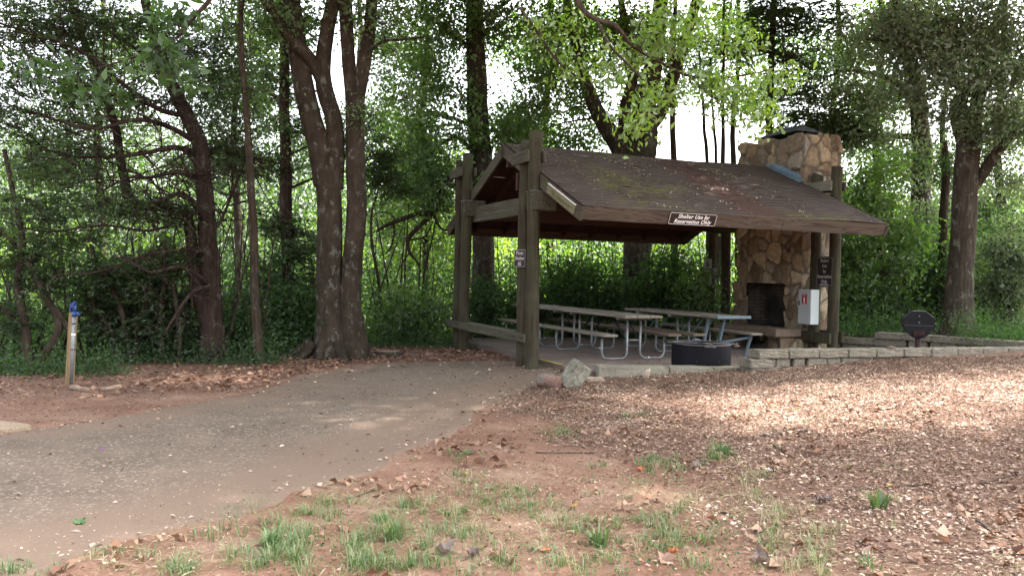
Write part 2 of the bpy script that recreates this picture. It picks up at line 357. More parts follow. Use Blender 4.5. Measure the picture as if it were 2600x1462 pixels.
# asphalt path
ys = np.arange(.5, 13.62, .09)
lx = np.interp(ys, [.5, 3, 5.5, 6.8, 8.03, 9.15, 11.14, 12.3, 12.8, 13.3, 13.62], [-12, -9, -6.2, -4.45, -3.78, -3.2, -3.0, -2.45, -2.1, -1.3, -.6])
rx = np.interp(ys, [.5, 3.2, 3.77, 4.18, 4.92, 5.85, 7.18, 8.7, 9.92, 10.87, 11.3, 12.45, 13.0, 13.62], [-3.4, -2.5, -2.23, -2.0, -1.5, -1.0, -.55, -.3, .12, .5, .86, .80, .6, .45])
lx = lx+.16*(vnoise(ys, ys*0, 1.7, 1)-.5)+.1*(vnoise(ys, ys*0, 6, 2)-.5); rx = rx+.25*(vnoise(ys, ys*0, 1.9, 6)-.5)*(ys < 11)+.12*(vnoise(ys, ys*0, 7, 7)-.5)*(ys < 11)
PLX, PRX = lx.copy(), rx.copy()
ss = np.linspace(0, 1, 70); PX = lx[:, None]*(1-ss)+rx[:, None]*ss; PY = np.repeat(ys[:, None], 70, 1)
PZ = gz(PX, PY)+.012; PZ[:, 0] -= .03; PZ[:, -1] -= .03
V = np.stack([PX, PY, PZ], -1).reshape(-1, 3); i = np.arange(len(ys)-1)[:, None]*70; j = np.arange(69)[None]
F = np.stack([i+j, i+j+1, i+71+j, i+70+j], -1).reshape(-1, 4)
def asphalt_mat():
    t = NT('old_asphalt'); v = t.coords(); a = t.noise(v, 95, 3, .75); b = t.noise(v, 1.1, 5, .62, .3); sp_ = t.n('ShaderNodeTexVoronoi', Vector=v, Scale=55.)
    c = t.ramp(b, [(.3, (.088, .069, .054)), (.5, (.113, .088, .069)), (.7, (.148, .113, .088))])
    c = t.mix(.8, c, t.ramp(a, [(.3, (.55, .55, .55)), (.7, (1.4, 1.38, 1.36))]), 'MULTIPLY')
    c = t.mix(t.ramp(t.n('ShaderNodeSeparateColor', Color=sp_.outputs['Color']).outputs[0], [(.8, 0.), (.97, .6)]), c, (.30, .25, .21))
    c = t.mix(t.ramp(t.noise(v, 2.3, 6, .7, .5), [(.42, 0.), (.66, .7)]), c, (.148, .11, .085))
    e = t.math('SUBTRACT', t.attr('edge'), t.math('MULTIPLY', t.noise(v, 2.4, 6, .7), .75))
    c = t.mix(t.ramp(e, [(-.12 + .5, 0.), (.62, 1.)]) if 0 else t.ramp(t.math('ADD', e, .3), [(.12, 0.), (.42, .85)]), c, (.145, .103, .078))
    return t.done(c, .92, t.bump(a, .6, .006), spec=.15)
path = mesh_np('asphalt_path', V, F, asphalt_mat(), smooth=True); tag(path, kind='structure')
wd = (rx-lx)[:, None]; de = np.minimum(ss[None]*wd, (1-ss[None])*wd*.6); ev = 1-np.clip(de/.9, 0, 1)
at = path.data.attributes.new('edge', 'FLOAT', 'POINT'); at.data.foreach_set('value', ev.ravel().astype(np.float32))

# ------------------------------------------------------------------ concrete floor of the shelter
CA, SA = math.cos(AZ), math.sin(AZ)
def UV(u, v, z=0.): return (OX+u*CA-v*SA, OY+u*SA+v*CA, z)
def poly_prism(pts, z0, z1):
    n = len(pts); V = [(x, y, z0) for x, y in pts]+[(x, y, z1) for x, y in pts]
    F = [tuple(range(n-1, -1, -1)), tuple(range(n, 2*n))]+[(k, (k+1) % n, n+(k+1) % n, n+k) for k in range(n)]
    return V, F
sl_ = [UV(.38, 4.85)[:2], UV(.38, -.32)[:2], UV(.22, -.8)[:2], UV(-.05, -1.4)[:2], (1.35, 11.62), (3.7, 11.9), (5, 12.1), (9, 13.4), (8.0, 14.0), (6.9, 15.2), UV(7.6, 1.5)[:2], UV(7.4, 3.4)[:2], UV(5.9, 3.6)[:2], UV(4.5, 4.35)[:2], UV(2.7, 4.75)[:2]]
V, F = poly_prism(sl_, -.4, 0)
tag(MB().add(V, F).build('concrete_floor', M_SLAB, bevel=.012), kind='structure')
MB().bar((UV(.385, .45, .003)), (UV(.385, -.31, .003)), .05, .004).build('painted_edge_line', M_YEL)['kind'] = 'structure'

# ------------------------------------------------------------------ picnic shelter (local frame: x along the ridge, y across, z up)
VM, HALF, RZ, EZ, ULL, UR = 1.49, 2.98, 3.70, 2.39, .10, 5.97
SL = math.atan2(RZ-EZ, HALF)
sh = thing('picnic_shelter', 'open timber picnic shelter with mossy brown shingle gable roof on paired round poles', 'picnic shelter', (OX, OY, 0), AZ)
# shingled roof: stepped courses on both slopes
def roof():
    V = []; F = []; N = 24; ln = HALF/math.cos(SL)
    for side in (-1, 1):
        n = np.array([0, side*math.sin(SL), math.cos(SL)]); dv = np.array([0, side*math.cos(SL), -math.sin(SL)])
        top = np.array([0, VM, RZ])
        us = np.linspace(ULL-.03, UR+.03, 60)
        for c in range(N):
            s0 = ln*c/N; s1 = ln*(c+1)/N+.004
            a = len(V)
            for u in us:
                jt = rng.normal(0, .0022)
                for (s_, h) in ((s0, .004), (s1+jt, .0125), (s1+jt, .0)):
                    V.append(tuple(top+dv*s_+n*h+np.array([u, 0, .012*math.sin(u*1.3+1)-(.012*math.sin(u*2.1))])))
            for k in range(len(us)-1):
                q = a+3*k
                for e in (0, 1):
                    f = (q+e, q+e+1, q+3+e+1, q+3+e); F.append(f if side == -1 else f[::-1])
    return V, F
V, F = roof(); MB().add(V, F).build('roof', M_SHING, sh)
# deck under the shingles with rafters
b = MB()
for side in (-1, 1):
    y1 = VM+side*HALF
    nrm = Vector((0, side*math.sin(SL), math.cos(SL)))
    mid = Vector(((ULL+UR)/2, VM+side*HALF/2, (RZ+EZ)/2))-nrm*.017
    Mx = Matrix.Rotation(-side*SL, 3, 'X')
    b.box(mid, (UR-ULL, HALF/math.cos(SL), .026), Mx)
b.build('roof_deck', W_DARK, sh)
for u in np.linspace(ULL+.5, UR-.45, 8):
    b = MB()
    for side in (-1, 1):
        nrm = Vector((0, side*math.sin(SL), math.cos(SL)))
        b.box(Vector((u, VM+side*(HALF-.06)/2, (RZ+EZ)/2+.01))-nrm*.10, (.045, (HALF-.1)/math.cos(SL), .14), Matrix.Rotation(-side*SL, 3, 'X'))
    b.build('rafter', W_DARK, sh)
# fascias (square to the slope), rake boards
for side in (-1, 1):
    nrm = Vector((0, side*math.sin(SL), math.cos(SL))); dn = Vector((0, side*math.cos(SL), -math.sin(SL)))
    c = Vector((0, VM+side*HALF, EZ))-nrm*.1+dn*-.012
    for (u0, u1) in ((ULL, 3.72), (3.726, UR)):
        MB().box(c+Vector(((u0+u1)/2, 0, 0)), (u1-u0, .038, .205), Matrix.Rotation(-side*SL, 3, 'X')).build('fascia_board', W_FASCIA, sh, bevel=.003)
    for u, uo in ((ULL, -.025), (UR, .025)):
        mid = Vector((u+uo, VM+side*(HALF)/2, (RZ+EZ)/2))-nrm*.115
        MB().box(mid, (.045, HALF/math.cos(SL)+.05, .2), Matrix.Rotation(-side*SL, 3, 'X')).build('rake_board', W_RAKE, sh, bevel=.004)
# dark board soffits near the eaves (closed in) and ridge beam
MB().box((3.03, VM, RZ-.26), (UR-ULL-.1, .09, .3)).build('ridge_beam', W_DARK, sh)
for v in (.21, 3.32):
    MB().box((3.05, v, 2.62), (6.1, .12, .3)).build('eave_beam', W_DARK, sh, bevel=.006)
# poles: four pairs
RP = .102
def pole(u, v, top, seed, cut=0, lean=0.):
    zz = np.linspace(-.35, top, 26); r = RP*(1+.04*np.sin(zz*2+seed))
    pts = np.stack([u+.008*np.sin(zz*1.7+seed), v+.008*np.cos(zz*1.3+seed*2)+lean*zz, zz], -1)
    V, F = tube_np(pts, r, 18, True, .02, seed); V = np.array(V)
    k = V[:, 2] > top-.03; V[k, 2] += cut*(V[k, 1]-v)+.004*np.sin(V[k, 0]*90)
    o = MB().add(V, F).build('pole', W_POLE, sh, smooth=True)
    return o
poles = [(0, 0, 3.68, 1, .1), (0, .36, 3.56, 2, .55), (0, 3.14, 3.72, 3, -.2), (0, 3.52, 3.62, 4, .5),
         (6.2, -.12, 3.56, 5, .1), (6.2, .36, 3.46, 6, .4), (6.15, 3.0, 3.5, 7, .1), (6.15, 3.45, 3.4, 8, .3)]
for q in poles: pole(*q)
# short boards clamping each pair at the top, brackets at beam height
def blk(name, c, d, m=W_BOARD, bev=.006): return MB().box(c, d).build(name, m, sh, bevel=bev)
W_CLAMP = wood('silver_grey_board', (.11, .10, .08), (.19, .18, .15), (.30, .285, .24), 'y', .2)
for (u, v0, v1, z) in ((0, -.02, .62, 3.28), (0, 3.08, 3.78, 3.38), (6.2, -.12, .66, 3.2), (6.15, 2.95, 3.65, 3.2)):
    blk('clamp_board', (u-.126, (v0+v1)/2, z), (.045, v1-v0, .19), W_CLAMP if u > 6 else W_BOARD); blk('clamp_board', (u+.118, (v0+v1)/2-.1, z-.01), (.045, v1-v0, .17))
for (v, z) in ((.0, 2.57), (3.12, 2.66)):
    blk('bracket_block', (.12, v-.02, z), (.42, .24, .29), W_BOARD, .01); blk('bracket_cap', (.12, v-.02, z+.151), (.44, .26, .012), M_GALV, .002)
    for q in (.07, -.07): MB().tube([(-.102, v-.02, z+q), (-.088, v-.02, z+q)], .013, 8).build('bolt', M_RUST, sh); MB().tube([(.2, v-.152, z+q), (.2, v-.138, z+q)], .013, 8).build('bolt', M_RUST, sh)
# gable tie beams between the pairs, short king blocks
blk('tie_beam', (.16, 1.8, 2.55), (.09, 3.3, .30), W_BOARD, .008)
blk('tie_beam', (6.02, 2.9, 2.55), (.07, 1.0, .26), W_BOARD, .008)
blk('outlooker_beam', (.35, .95, 2.98), (.5, .1, .3), W_DARK)
# bench between the left pole pairs
blk('bench_plank', (-.015, 1.75, .443), (.24, 2.56, .045), W_BOARD, .008)
blk('bench_rail', (-.13, 1.93, .395), (.05, 3.92, .14), W_BOARD, .008)
for v in (.05, .36, 3.1, 3.5): MB().tube([(-.163, v, .395), (-.15, v, .395)], .014, 8).build('bolt', M_RUST, sh)
# low rails at the right hand pairs
blk('low_rail', (6.06, .3, .33), (.07, 1.0, .2), W_POLE); blk('low_rail', (6.32, .2, .36), (.07, .9, .2), W_POLE)

# metal conduit and junction box at the far right pole pair
cd = thing('electric_conduit', 'thin steel conduit with small grey box between the far right poles', 'conduit', UV(6.02, 3.2, 0), AZ)
MB().tube([(0, 0, 0), (0, 0, 1.5)], .02, 8).build('pipe', M_GALV, cd, smooth=True)
MB().box((0, 0, 1.57), (.07, .12, .16)).build('junction_box', M_CABF, cd, bevel=.006)

# ------------------------------------------------------------------ chimney
ch = thing('stone_fireplace', 'tall fieldstone chimney with open fireplace at the right end of the shelter', 'fireplace', (OX, OY, 0), AZ)
U1, U2, V1, V2, TZ = 6.03, 6.95, .54, 2.45, 4.27
rgS = np.random.default_rng(99)
SEEDS = np.stack([rgS.uniform(5.4, 7.2, 1500), rgS.uniform(.3, 2.7, 1500), rgS.uniform(-.4, 4.6, 1500)], -1)
kp = []
for p_ in SEEDS:      # poisson-like spacing with varied stone sizes
    rr_ = rgS.choice([.17, .24, .31]) 
    if all(np.linalg.norm((p_-SEEDS[q_])*np.array([1, 1, .85])) > rr_ for q_ in kp): kp.append(len([0])*0+int(np.where((SEEDS == p_).all(1))[0][0]))
SEEDS = SEEDS[kp]; SW = rgS.uniform(-.035, .035, len(SEEDS)); SC_ = rgS.uniform(0, 1, len(SEEDS)); SH = rgS.uniform(0, .035, len(SEEDS)); ST = rgS.normal(0, .14, (len(SEEDS), 3))
def stone_block(quads, name, parent=ch, step=.027, amp=.01, seed=0):
    """rubble masonry: every stone stands out of recessed mortar"""
    Vs, Fs, nb_ = [], [], 0; cell, mort = [], []
    allv = np.array([p for q_ in quads for p in q_], float)
    for qd in quads:
        a, bb, c, d = [np.array(p, float) for p in qd]
        nu = max(2, int(np.linalg.norm(bb-a)/step)); nv = max(2, int(np.linalg.norm(d-a)/step)); n = np.cross(bb-a, d-a); n /= np.linalg.norm(n)
        s_, t_ = np.meshgrid(np.linspace(0, 1, nu+1), np.linspace(0, 1, nv+1))
        k = (a*((1-s_)*(1-t_))[..., None]+bb*(s_*(1-t_))[..., None]+c*(s_*t_)[..., None]+d*((1-s_)*t_)[..., None]).reshape(-1, 3)
        wob = np.stack([vnoise(k[:, 1]+k[:, 0], k[:, 2], 9, 1)-.5, vnoise(k[:, 0]-k[:, 1], k[:, 2], 9, 2)-.5, vnoise(k[:, 0]+k[:, 1], k[:, 2], 9, 3)-.5], -1)*.05
        df = (k+wob)[:, None]-SEEDS[None]; D_ = np.sqrt((df[..., 0]**2+df[..., 1]**2+(df[..., 2]*.8)**2))*.6+np.abs(df*np.array([1, 1, .8])).max(-1)*.4-SW[None]
        o_ = np.argsort(D_, 1)[:, :2]; r_ = np.arange(len(k)); e = D_[r_, o_[:, 1]]-D_[r_, o_[:, 0]]; i0 = o_[:, 0]
        m = 1-sstep(.012, .034, e); tilt_ = (df[r_, i0]*ST[i0]).sum(1)
        out = (SH[i0]+tilt_+.012*np.minimum(e/.1, 1)+amp*(vnoise(k[:, 0]+k[:, 1], k[:, 2], 14, 5)-.5)*2)*(1-m)-.014*m
        # pull edges so faces meet at corners
        dv_ = np.tile(n, (len(k), 1)); E_ = 1e-4
        lo, hi = allv.min(0), allv.max(0)
        for ax in range(3):
            if abs(n[ax]) < .5:
                dv_[np.abs(k[:, ax]-lo[ax]) < E_, ax] = -1; dv_[np.abs(k[:, ax]-hi[ax]) < E_, ax] = 1
        Vs.append(k+dv_*out[:, None]); ii = np.arange(nv)[:, None]*(nu+1); jj = np.arange(nu)[None]
        Fs.append(np.stack([ii+jj, ii+jj+1, ii+nu+2+jj, ii+nu+1+jj], -1).reshape(-1, 4)+nb_); nb_ += len(k); cell.append(SC_[i0]); mort.append(m)
    o = mesh_np(name, np.vstack(Vs), np.vstack(Fs), M_STONE, parent)
    for nm_, v_ in (('cell', cell), ('mortar', mort)):
        at_ = o.data.attributes.new(nm_, 'FLOAT', 'POINT'); at_.data.foreach_set('value', np.concatenate(v_).astype(np.float32))
    return o
oz0, oz1, ov0, ov1 = .47, 1.34, .98, 2.10
def face(va, za, vb, zb, u=U1): return ((u, vb, za), (u, va, za), (u, va, zb), (u, vb, zb))
qs = [face(V1, -.2, ov0, oz1+.001), face(ov1, -.2, V2+.05, oz1+.001), face(V1, oz1, V2, TZ), face(ov0, -.2, ov1, .0),
      ((U1, V1, -.2), (U2-.2, V1, -.2), (U2-.2, V1, 2.9), (U1, V1, 2.9)), ((U1, V1, 2.9), (U2, V1, 2.9), (U2, V1, TZ), (U1, V1, TZ)),
      ((U2-.2, V2, -.2), (U1, V2, -.2), (U1, V2, 2.9), (U2-.2, V2, 2.9)), ((U2, V2, 2.9), (U1, V2, 2.9), (U1, V2, TZ), (U2, V2, TZ)),
      ((U2-.2, V1, -.2), (U2-.2, V2, -.2), (U2-.2, V2, 2.9), (U2-.2, V1, 2.9)), ((U2, V1, 2.9), (U2, V2, 2.9), (U2, V2, TZ), (U2, V1, TZ)),
      ((U2-.2, V1, 2.9), (U2-.2, V2, 2.9), (U2, V2, 2.9), (U2, V1, 2.9)), ((U1, V1, TZ), (U2, V1, TZ), (U2, V2, TZ), (U1, V2, TZ))]
stone_block(qs, 'stone_body')
b = MB(); d_ = .52
b.add([(U1+.02, ov0, oz0), (U1+d_, ov0+.12, oz0), (U1+d_, ov1-.12, oz0), (U1+.02, ov1, oz0), (U1+.02, ov0, oz1), (U1+d_, ov0+.12, oz1), (U1+d_, ov1-.12, oz1), (U1+.02, ov1, oz1)],
      [(0, 1, 2, 3), (4, 7, 6, 5), (0, 4, 5, 1), (1, 5, 6, 2), (2, 6, 7, 3)]); b.build('firebox', M_BRICK, ch)
MB().box((5.7, 1.42, .39), (.64, 1.86, .15)).build('hearth_slab', speck('hearth_concrete', (.16, .115, .085), (.22, .165, .125), 50, 3, stain=(.09, .06, .045)), ch, bevel=.008)
for va, vb in ((.62, .98), (1.95, 2.3)):
    u0, u1 = 5.62, 6.02
    stone_block([((u0, vb, -.05), (u0, va, -.05), (u0, va, .315), (u0, vb, .315)), ((u0, va, -.05), (u1, va, -.05), (u1, va, .315), (u0, va, .315)), ((u1, vb, -.05), (u0, vb, -.05), (u0, vb, .315), (u1, vb, .315))], 'hearth_leg', amp=.006)
# sheet metal cap on short legs
b = MB(); cz = TZ+.11; b.add([(6.1, .85, cz), (6.88, .85, cz), (6.88, 2.1, cz), (6.1, 2.1, cz), (6.5, 1.15, cz+.2), (6.5, 1.8, cz+.2)], [(0, 1, 4), (1, 2, 5, 4), (2, 3, 5), (3, 0, 4, 5), (3, 2, 1, 0)])
cap = b.build('chimney_cap', M_BLACK, ch)
for (u, v) in ((6.2, 1.0), (6.8, 1.0), (6.8, 1.95), (6.2, 1.95)): MB().box((u, v, TZ+.05), (.03, .03, .14)).build('cap_leg', M_BLACK, cap)
# flashing where roof meets chimney (part of roof)
b = MB()
nf = 14
for k in range(nf):
    v0 = VM+.12-(VM+.12-V1+.03)*k/nf; v1 = VM+.12-(VM+.12-V1+.03)*(k+1)/nf
    def zr(v): return RZ-abs(v-VM)*math.tan(SL)+.02
    w_ = .006*math.sin(k*2.1)
    b.add([(U1-.16+w_*2, v0, zr(v0)+.012), (U1-.16-w_, v1, zr(v1)+.012), (U1-.03, v1, zr(v1)+.05+w_), (U1-.03, v0, zr(v0)+.05), (U1-.025, v1, zr(v1)+.14-w_*2), (U1-.025, v0, zr(v0)+.14+w_)], [(0, 3, 2, 1), (3, 5, 4, 2)])
b.build('flashing', M_FLASH, sh)

# ------------------------------------------------------------------ text
def text_mesh(s, size, m, parent, loc, rotM, name='lettering', shear=0., bold=.0, sx=1., align='CENTER', serif=True):
    cu = bpy.data.curves.new('t', 'FONT'); cu.body = s; cu.size = size; cu.align_x = align; cu.align_y = 'CENTER'; cu.shear = shear
    cu.offset = bold; cu.extrude = .0015; cu.space_character = 1.05; cu.resolution_u = 3
    to = bpy.data.objects.new('t', cu); COL.objects.link(to)
    bpy.context.view_layer.update()
    me = bpy.data.meshes.new_from_object(to.evaluated_get(bpy.context.evaluated_depsgraph_get()))
    bpy.data.objects.remove(to); bpy.data.curves.remove(cu)
    me.transform(Matrix.Diagonal((sx, 1, 1, 1))); me.materials.clear(); me.materials.append(m); me.name = name
    o = bpy.data.objects.new(name, me); COL.objects.link(o); o.parent = parent
    o.matrix_local = Matrix.Translation(loc)@rotM.to_4x4(); return o
def rounded(wd, ht, r, n=5):
    p = []
    for cx_, cy_, a0 in ((wd/2-r, ht/2-r, 0), (-wd/2+r, ht/2-r, 90), (-wd/2+r, -ht/2+r, 180), (wd/2-r, -ht/2+r, 270)):
        for k in range(n+1): a = math.radians(a0+90*k/n); p.append((cx_+r*math.cos(a), cy_+r*math.sin(a)))
    return p
def sign(name, label, loc, rot, wd, ht, r, lines, m_l=M_WHITE, border=.008, inset=.012, shear=0, m_p=M_SIGN, bold=.002):
    """sign in its own frame: x right, y up, z towards the reader"""
    t = thing(name, label, 'sign', loc); t.rotation_mode = 'QUATERNION'; t.rotation_quaternion = rot.to_quaternion()
    V, F = poly_prism(rounded(wd, ht, r), -.004, .002); MB().add(V, F).build('panel', m_p, t)
    if border:
        o = rounded(wd-2*inset, ht-2*inset, max(.004, r-inset)); q = rounded(wd-2*inset-2*border, ht-2*inset-2*border, max(.003, r-inset-border)); n = len(o)
        V = [(x, y, .0045) for x, y in o]+[(x, y, .0045) for x, y in q]
        MB().add(V, [(k, (k+1) % n, n+(k+1) % n, n+k) for k in range(n)]).build('border', m_l, t)
    for (s, size, y, sx) in lines: text_mesh(s, size, m_l, t, (0, y, .004), Matrix.Identity(3), shear=shear, bold=bold, sx=sx)
    return t
# facing -v (front) tilted with the fascia
def basis(xv, yv):
    x = Vector(xv).normalized(); z = x.cross(Vector(yv)).normalized(); y = z.cross(x); return Matrix((x, y, z)).transposed()
Uh = Vector((CA, SA, 0)); Vh = Vector((-SA, CA, 0)); Zh = Vector((0, 0, 1))
dnw = (-Vh*math.sin(SL)+Zh*math.cos(SL))
c = Vector(UV(1.97, VM-HALF-.005, EZ))-dnw*.098+(-Vh*math.cos(SL)-Zh*math.sin(SL))*.018
sign('reservation_sign', 'wide dark sign reading Shelter Use by Reservation Only on the roof edge board', c, basis(Uh, dnw), .86, .195, .03,
     [('Shelter Use by', .088, .036, 1.02), ('Reservation Only', .088, -.042, 1.02)], shear=.28, border=.006, inset=.006, bold=.0016)
# picnic shelter #2
ang = math.radians(20); xdir = (-Vh*math.cos(ang)+Uh*math.sin(ang))
c = Vector(UV(-.115, .26, 1.665))
sign('shelter_number_sign', 'small dark sign reading Picnic Shelter #2 on the front left pole', c, basis(xdir, Zh), .265, .285, .022,
     [('Picnic', .085, .082, .82), ('Shelter', .085, -.002, .82), ('#2', .085, -.088, .8)], border=.005, inset=.005, m_l=M_GREYLET, bold=.0012)
sign('pole_reservation_sign', 'tall dark sign reading Shelter Use by Reservation Only on the right poles', Vector(UV(6.075, .0, 1.585)), basis(-Vh, Zh), .41, .565, .02,
     [('Shelter', .088, .205, .8), ('Use', .088, .105, .8), ('by', .088, .005, .8), ('Reservation', .088, -.095, .76), ('Only', .088, -.19, .8), ('706-613-3620', .036, -.25, .95)], border=.005, inset=.018, m_l=M_GREYLET, bold=.0012)
# accessible notice on the far right pole
t = sign('notice_sign', 'white notice with circular emblem and small printed lines on the far right pole', Vector(UV(6.03, 3.5, 1.55)), basis(-Vh, Zh), .3, .62, .03,
         [('RESERVED', .042, .07, 1.), ('SHELTER', .05, -.02, 1.), ('PERMIT', .05, -.09, 1.), ('RULES ON', .04, -.175, 1.), ('REVERSE', .04, -.235, 1.)], m_l=M_INK, m_p=M_PAPER, border=.007, inset=.008, bold=.002)
b = MB(); n = 24
V = [(.065*math.cos(2*math.pi*k/n), .2+.075*math.sin(2*math.pi*k/n), .0045) for k in range(n)]+[(.045*math.cos(2*math.pi*k/n), .2+.055*math.sin(2*math.pi*k/n), .0045) for k in range(n)]
b.add(V, [(k, (k+1) % n, n+(k+1) % n, n+k) for k in range(n)]); b.box((0, .2, .004), (.04, .06, .002)); b.build('emblem', M_INK, t)
# narrow lettered board between the far right poles
t = thing('lettered_board', 'narrow upright grey board with dark letters between the far right poles', 'sign', Vector(UV(6.1, 3.22, 1.9))); t.rotation_mode = 'QUATERNION'; t.rotation_quaternion = basis(-Vh, Zh).to_quaternion()
MB().box((0, 0, 0), (.17, .95, .02)).build('panel', wood('grey_sign_board', (.13, .13, .10), (.2, .2, .16), (.28, .28, .22), 'y'), t)
for k, c_ in enumerate('RULES'): text_mesh(c_, .12, M_INK, t, (0, .02-.105*k, .012), Matrix.Identity(3), bold=.003)
# carved wooden name board on the left rake
rk = (-Vh*math.cos(SL)-Zh*math.sin(SL)); up_ = (-Vh*math.sin(SL)+Zh*math.cos(SL))
c = Vector(UV(ULL-.06, VM-HALF*.80, RZ-(RZ-EZ)*.80))-up_*.12
t = thing('carved_name_board', 'small carved wooden board with faint lettering on the front left roof edge', 'sign', c); t.rotation_mode = 'QUATERNION'; t.rotation_quaternion = basis(rk, up_).to_quaternion()
MB().box((0, 0, 0), (1.0, .15, .022)).build('panel', wood('carved_board', (.11, .10, .055), (.17, .155, .09), (.24, .22, .13), 'x', .3), t, bevel=.004)
text_mesh('No. Jimmy-Ivy', .11, plain('routed_letter', (.045, .05, .02), .8), t, (0, -.005, .011), Matrix.Identity(3), shear=.2)
MB().box((0, .078, .002), (1.0, .006, .028)).build('top_edge', M_WHITE, t)

# fire extinguisher cabinet on the pole
cb = thing('extinguisher_cabinet', 'white metal fire extinguisher cabinet fixed to the right pole, shade put into its grey door colour', 'cabinet', UV(5.89, .29, .575), AZ)
MB().box((.1, 0, .33), (.2, .325, .66)).build('case', M_CABS, cb, bevel=.004)
dr = MB().box((-.008, 0, .33), (.014, .318, .652)).build('door', M_CABF, cb, bevel=.003)
MB().box((-.022, .13, .40), (.014, .012, .09)).build('handle', M_TAPE, dr)
MB().box((-.0165, 0, .055), (.002, .27, .004)).build('groove', M_GREYLET, dr)
t2 = MB(); t2.box((-.0165, .0, .475), (.003, .13, .20)); st = t2.build('sticker', M_RED, dr)
text_mesh('FIRE', .045, M_GREYLET, dr, (-.0195, 0, .55), basis((0, -1, 0), (0, 0, 1)), sx=.9)
b = MB(); b.box((-.019, 0, .455), (.002, .026, .09)); b.box((-.019, 0, .508), (.002, .014, .016)); b.box((-.019, .0, .39), (.002, .1, .008)); b.build('extinguisher_symbol', M_WHITE, dr)

# ------------------------------------------------------------------ picnic tables
def u_pipe(top_u, seat_u, y, r=.021):
    """galvanised pipe: down from the seat, along the floor, up to the table top"""
    s = 1 if seat_u > top_u else -1; R = .11; zt, zs = .70, .395; pts = [(top_u, y, zt)]
    pts.append((top_u, y, R+.02))
    for k in range(1, 7): a = math.pi/2*k/6; pts.append((top_u+s*R*(1-math.cos(a)), y, R+.02-R*math.sin(a)))
    for k in range(7): a = math.pi/2*k/6; pts.append((seat_u-s*R+s*R*math.sin(a), y, .02+R*(1-math.cos(a))))
    pts.append((seat_u, y, zs)); return tube_np(pts, r, 10, True)
def make_table(name, label, length=2.36, red=False):
    t = thing(name, label, 'picnic table', group='picnic tables under the shelter roof')
    for k in range(3):
        MB().box((-.25+.25*k, length/2, .74), (.238, length, .04)).build('top_plank', W_TABLE, t, bevel=.005)
    for s in (-1, 1):
        MB().box((s*.62, length/2, .43), (.26, length+.02*s, .04)).build('seat_plank', W_SEATR if (red or s > 0) else W_TABLE, t, bevel=.005)
    for y in (.31, length-.35):
        MB().box((0, y, .697), (.66, .08, .04)).build('cleat', W_TABLE, t, bevel=.004)
        for s in (-1, 1):
            V, F = u_pipe(s*.13, s*.62, y); MB().add(V, F).build('leg', M_GALV, t, smooth=True)
        MB().box((.30, y-.02, .035), (.022, .02, .022)).build('white_plug', M_WHITE, t)
        q = 1 if y < 1 else -1
        for s in (-1, 1): MB().bar((s*.13, y+.015*q, .30), (s*.13, y+.48*q, .70), .028, .008).build('brace', M_BLACK, t)
        MB().tube([(-.13, y, .33), (.13, y, .33)], .014, 8).build('cross_pipe', M_GALV, t, smooth=True)
        for s in (-1, 1): MB().box((s*.62, y, .402), (.22, .05, .014)).build('seat_bracket', M_GALV, t)
    return t
def kids(o): return [c for c in bpy.data.objects if c.parent == o]
def dup(t, label):
    r = t.copy(); COL.objects.link(r); r['label'] = label
    for c in kids(t):
        d = c.copy(); COL.objects.link(d); d.parent = r
        for g in kids(c): e = g.copy(); COL.objects.link(e); e.parent = d
    return r
ta = make_table('picnic_table', 'weathered plank picnic table on galvanised pipe legs, nearest the left poles')
ta.location = UV(1.985, -.17); ta.rotation_euler = (0, 0, AZ)
tb = dup(ta, 'grey picnic table set end to end behind the nearest table, partly hidden by the pole'); tb.location = UV(1.98, 2.24); tb.rotation_euler = (0, 0, AZ)
# right hand table: longer, metal edged overhang at the near end
tc = thing('picnic_table', 'long picnic table with pale metal edged end in front of the fireplace', 'picnic table', UV(3.72, -.3), AZ, 'picnic tables under the shelter roof')
for k in range(3): MB().box((-.235+.235*k, 1.52, .74), (.226, 3.02, .04)).build('top_plank', W_TABLE, tc, bevel=.005)
for s in (-1, 1): MB().box((s*.62, 1.55, .43), (.25, 2.9, .04)).build('seat_plank', W_SEATR if s < 0 else W_TABLE, tc, bevel=.005)
MB().box((0, -.015, .742), (.72, .05, .052)).build('metal_end_cap', M_STEEL, tc, bevel=.004)
for y in (1.45, 2.55):
    for s in (-1, 1):
        V, F = u_pipe(s*.13, s*.62, y); MB().add(V, F).build('leg', M_GALV, tc, smooth=True)
        MB().bar((s*.13, y-.015, .30), (s*.13, y-.48, .70), .028, .008).build('brace', M_STEEL, tc)
    MB().box((0, y, .697), (.66, .08, .04)).build('cleat', W_TABLE, tc)
for s in (-1, 1):
    MB().bar((s*.17-.02, .42, .715), (s*.17-.02, .62, .03), .05, .05, up=(1, 0, 0)).build('leg', M_STEEL, tc, bevel=.006)
    MB().bar((s*.62, .25, .40), (s*.62, .42, .0), .045, .045, up=(1, 0, 0)).build('leg', M_STEEL, tc, bevel=.006)
    MB().bar((s*.17, .56, .25), (s*.62, .3, .36), .04, .04).build('brace', M_STEEL, tc)
MB().bar((-.2, .555, .23), (.17, .555, .23), .045, .045).build('cross_bar', M_STEEL, tc)
MB().box((0, .42, .697), (.5, .08, .03)).build('cleat', M_STEEL, tc)

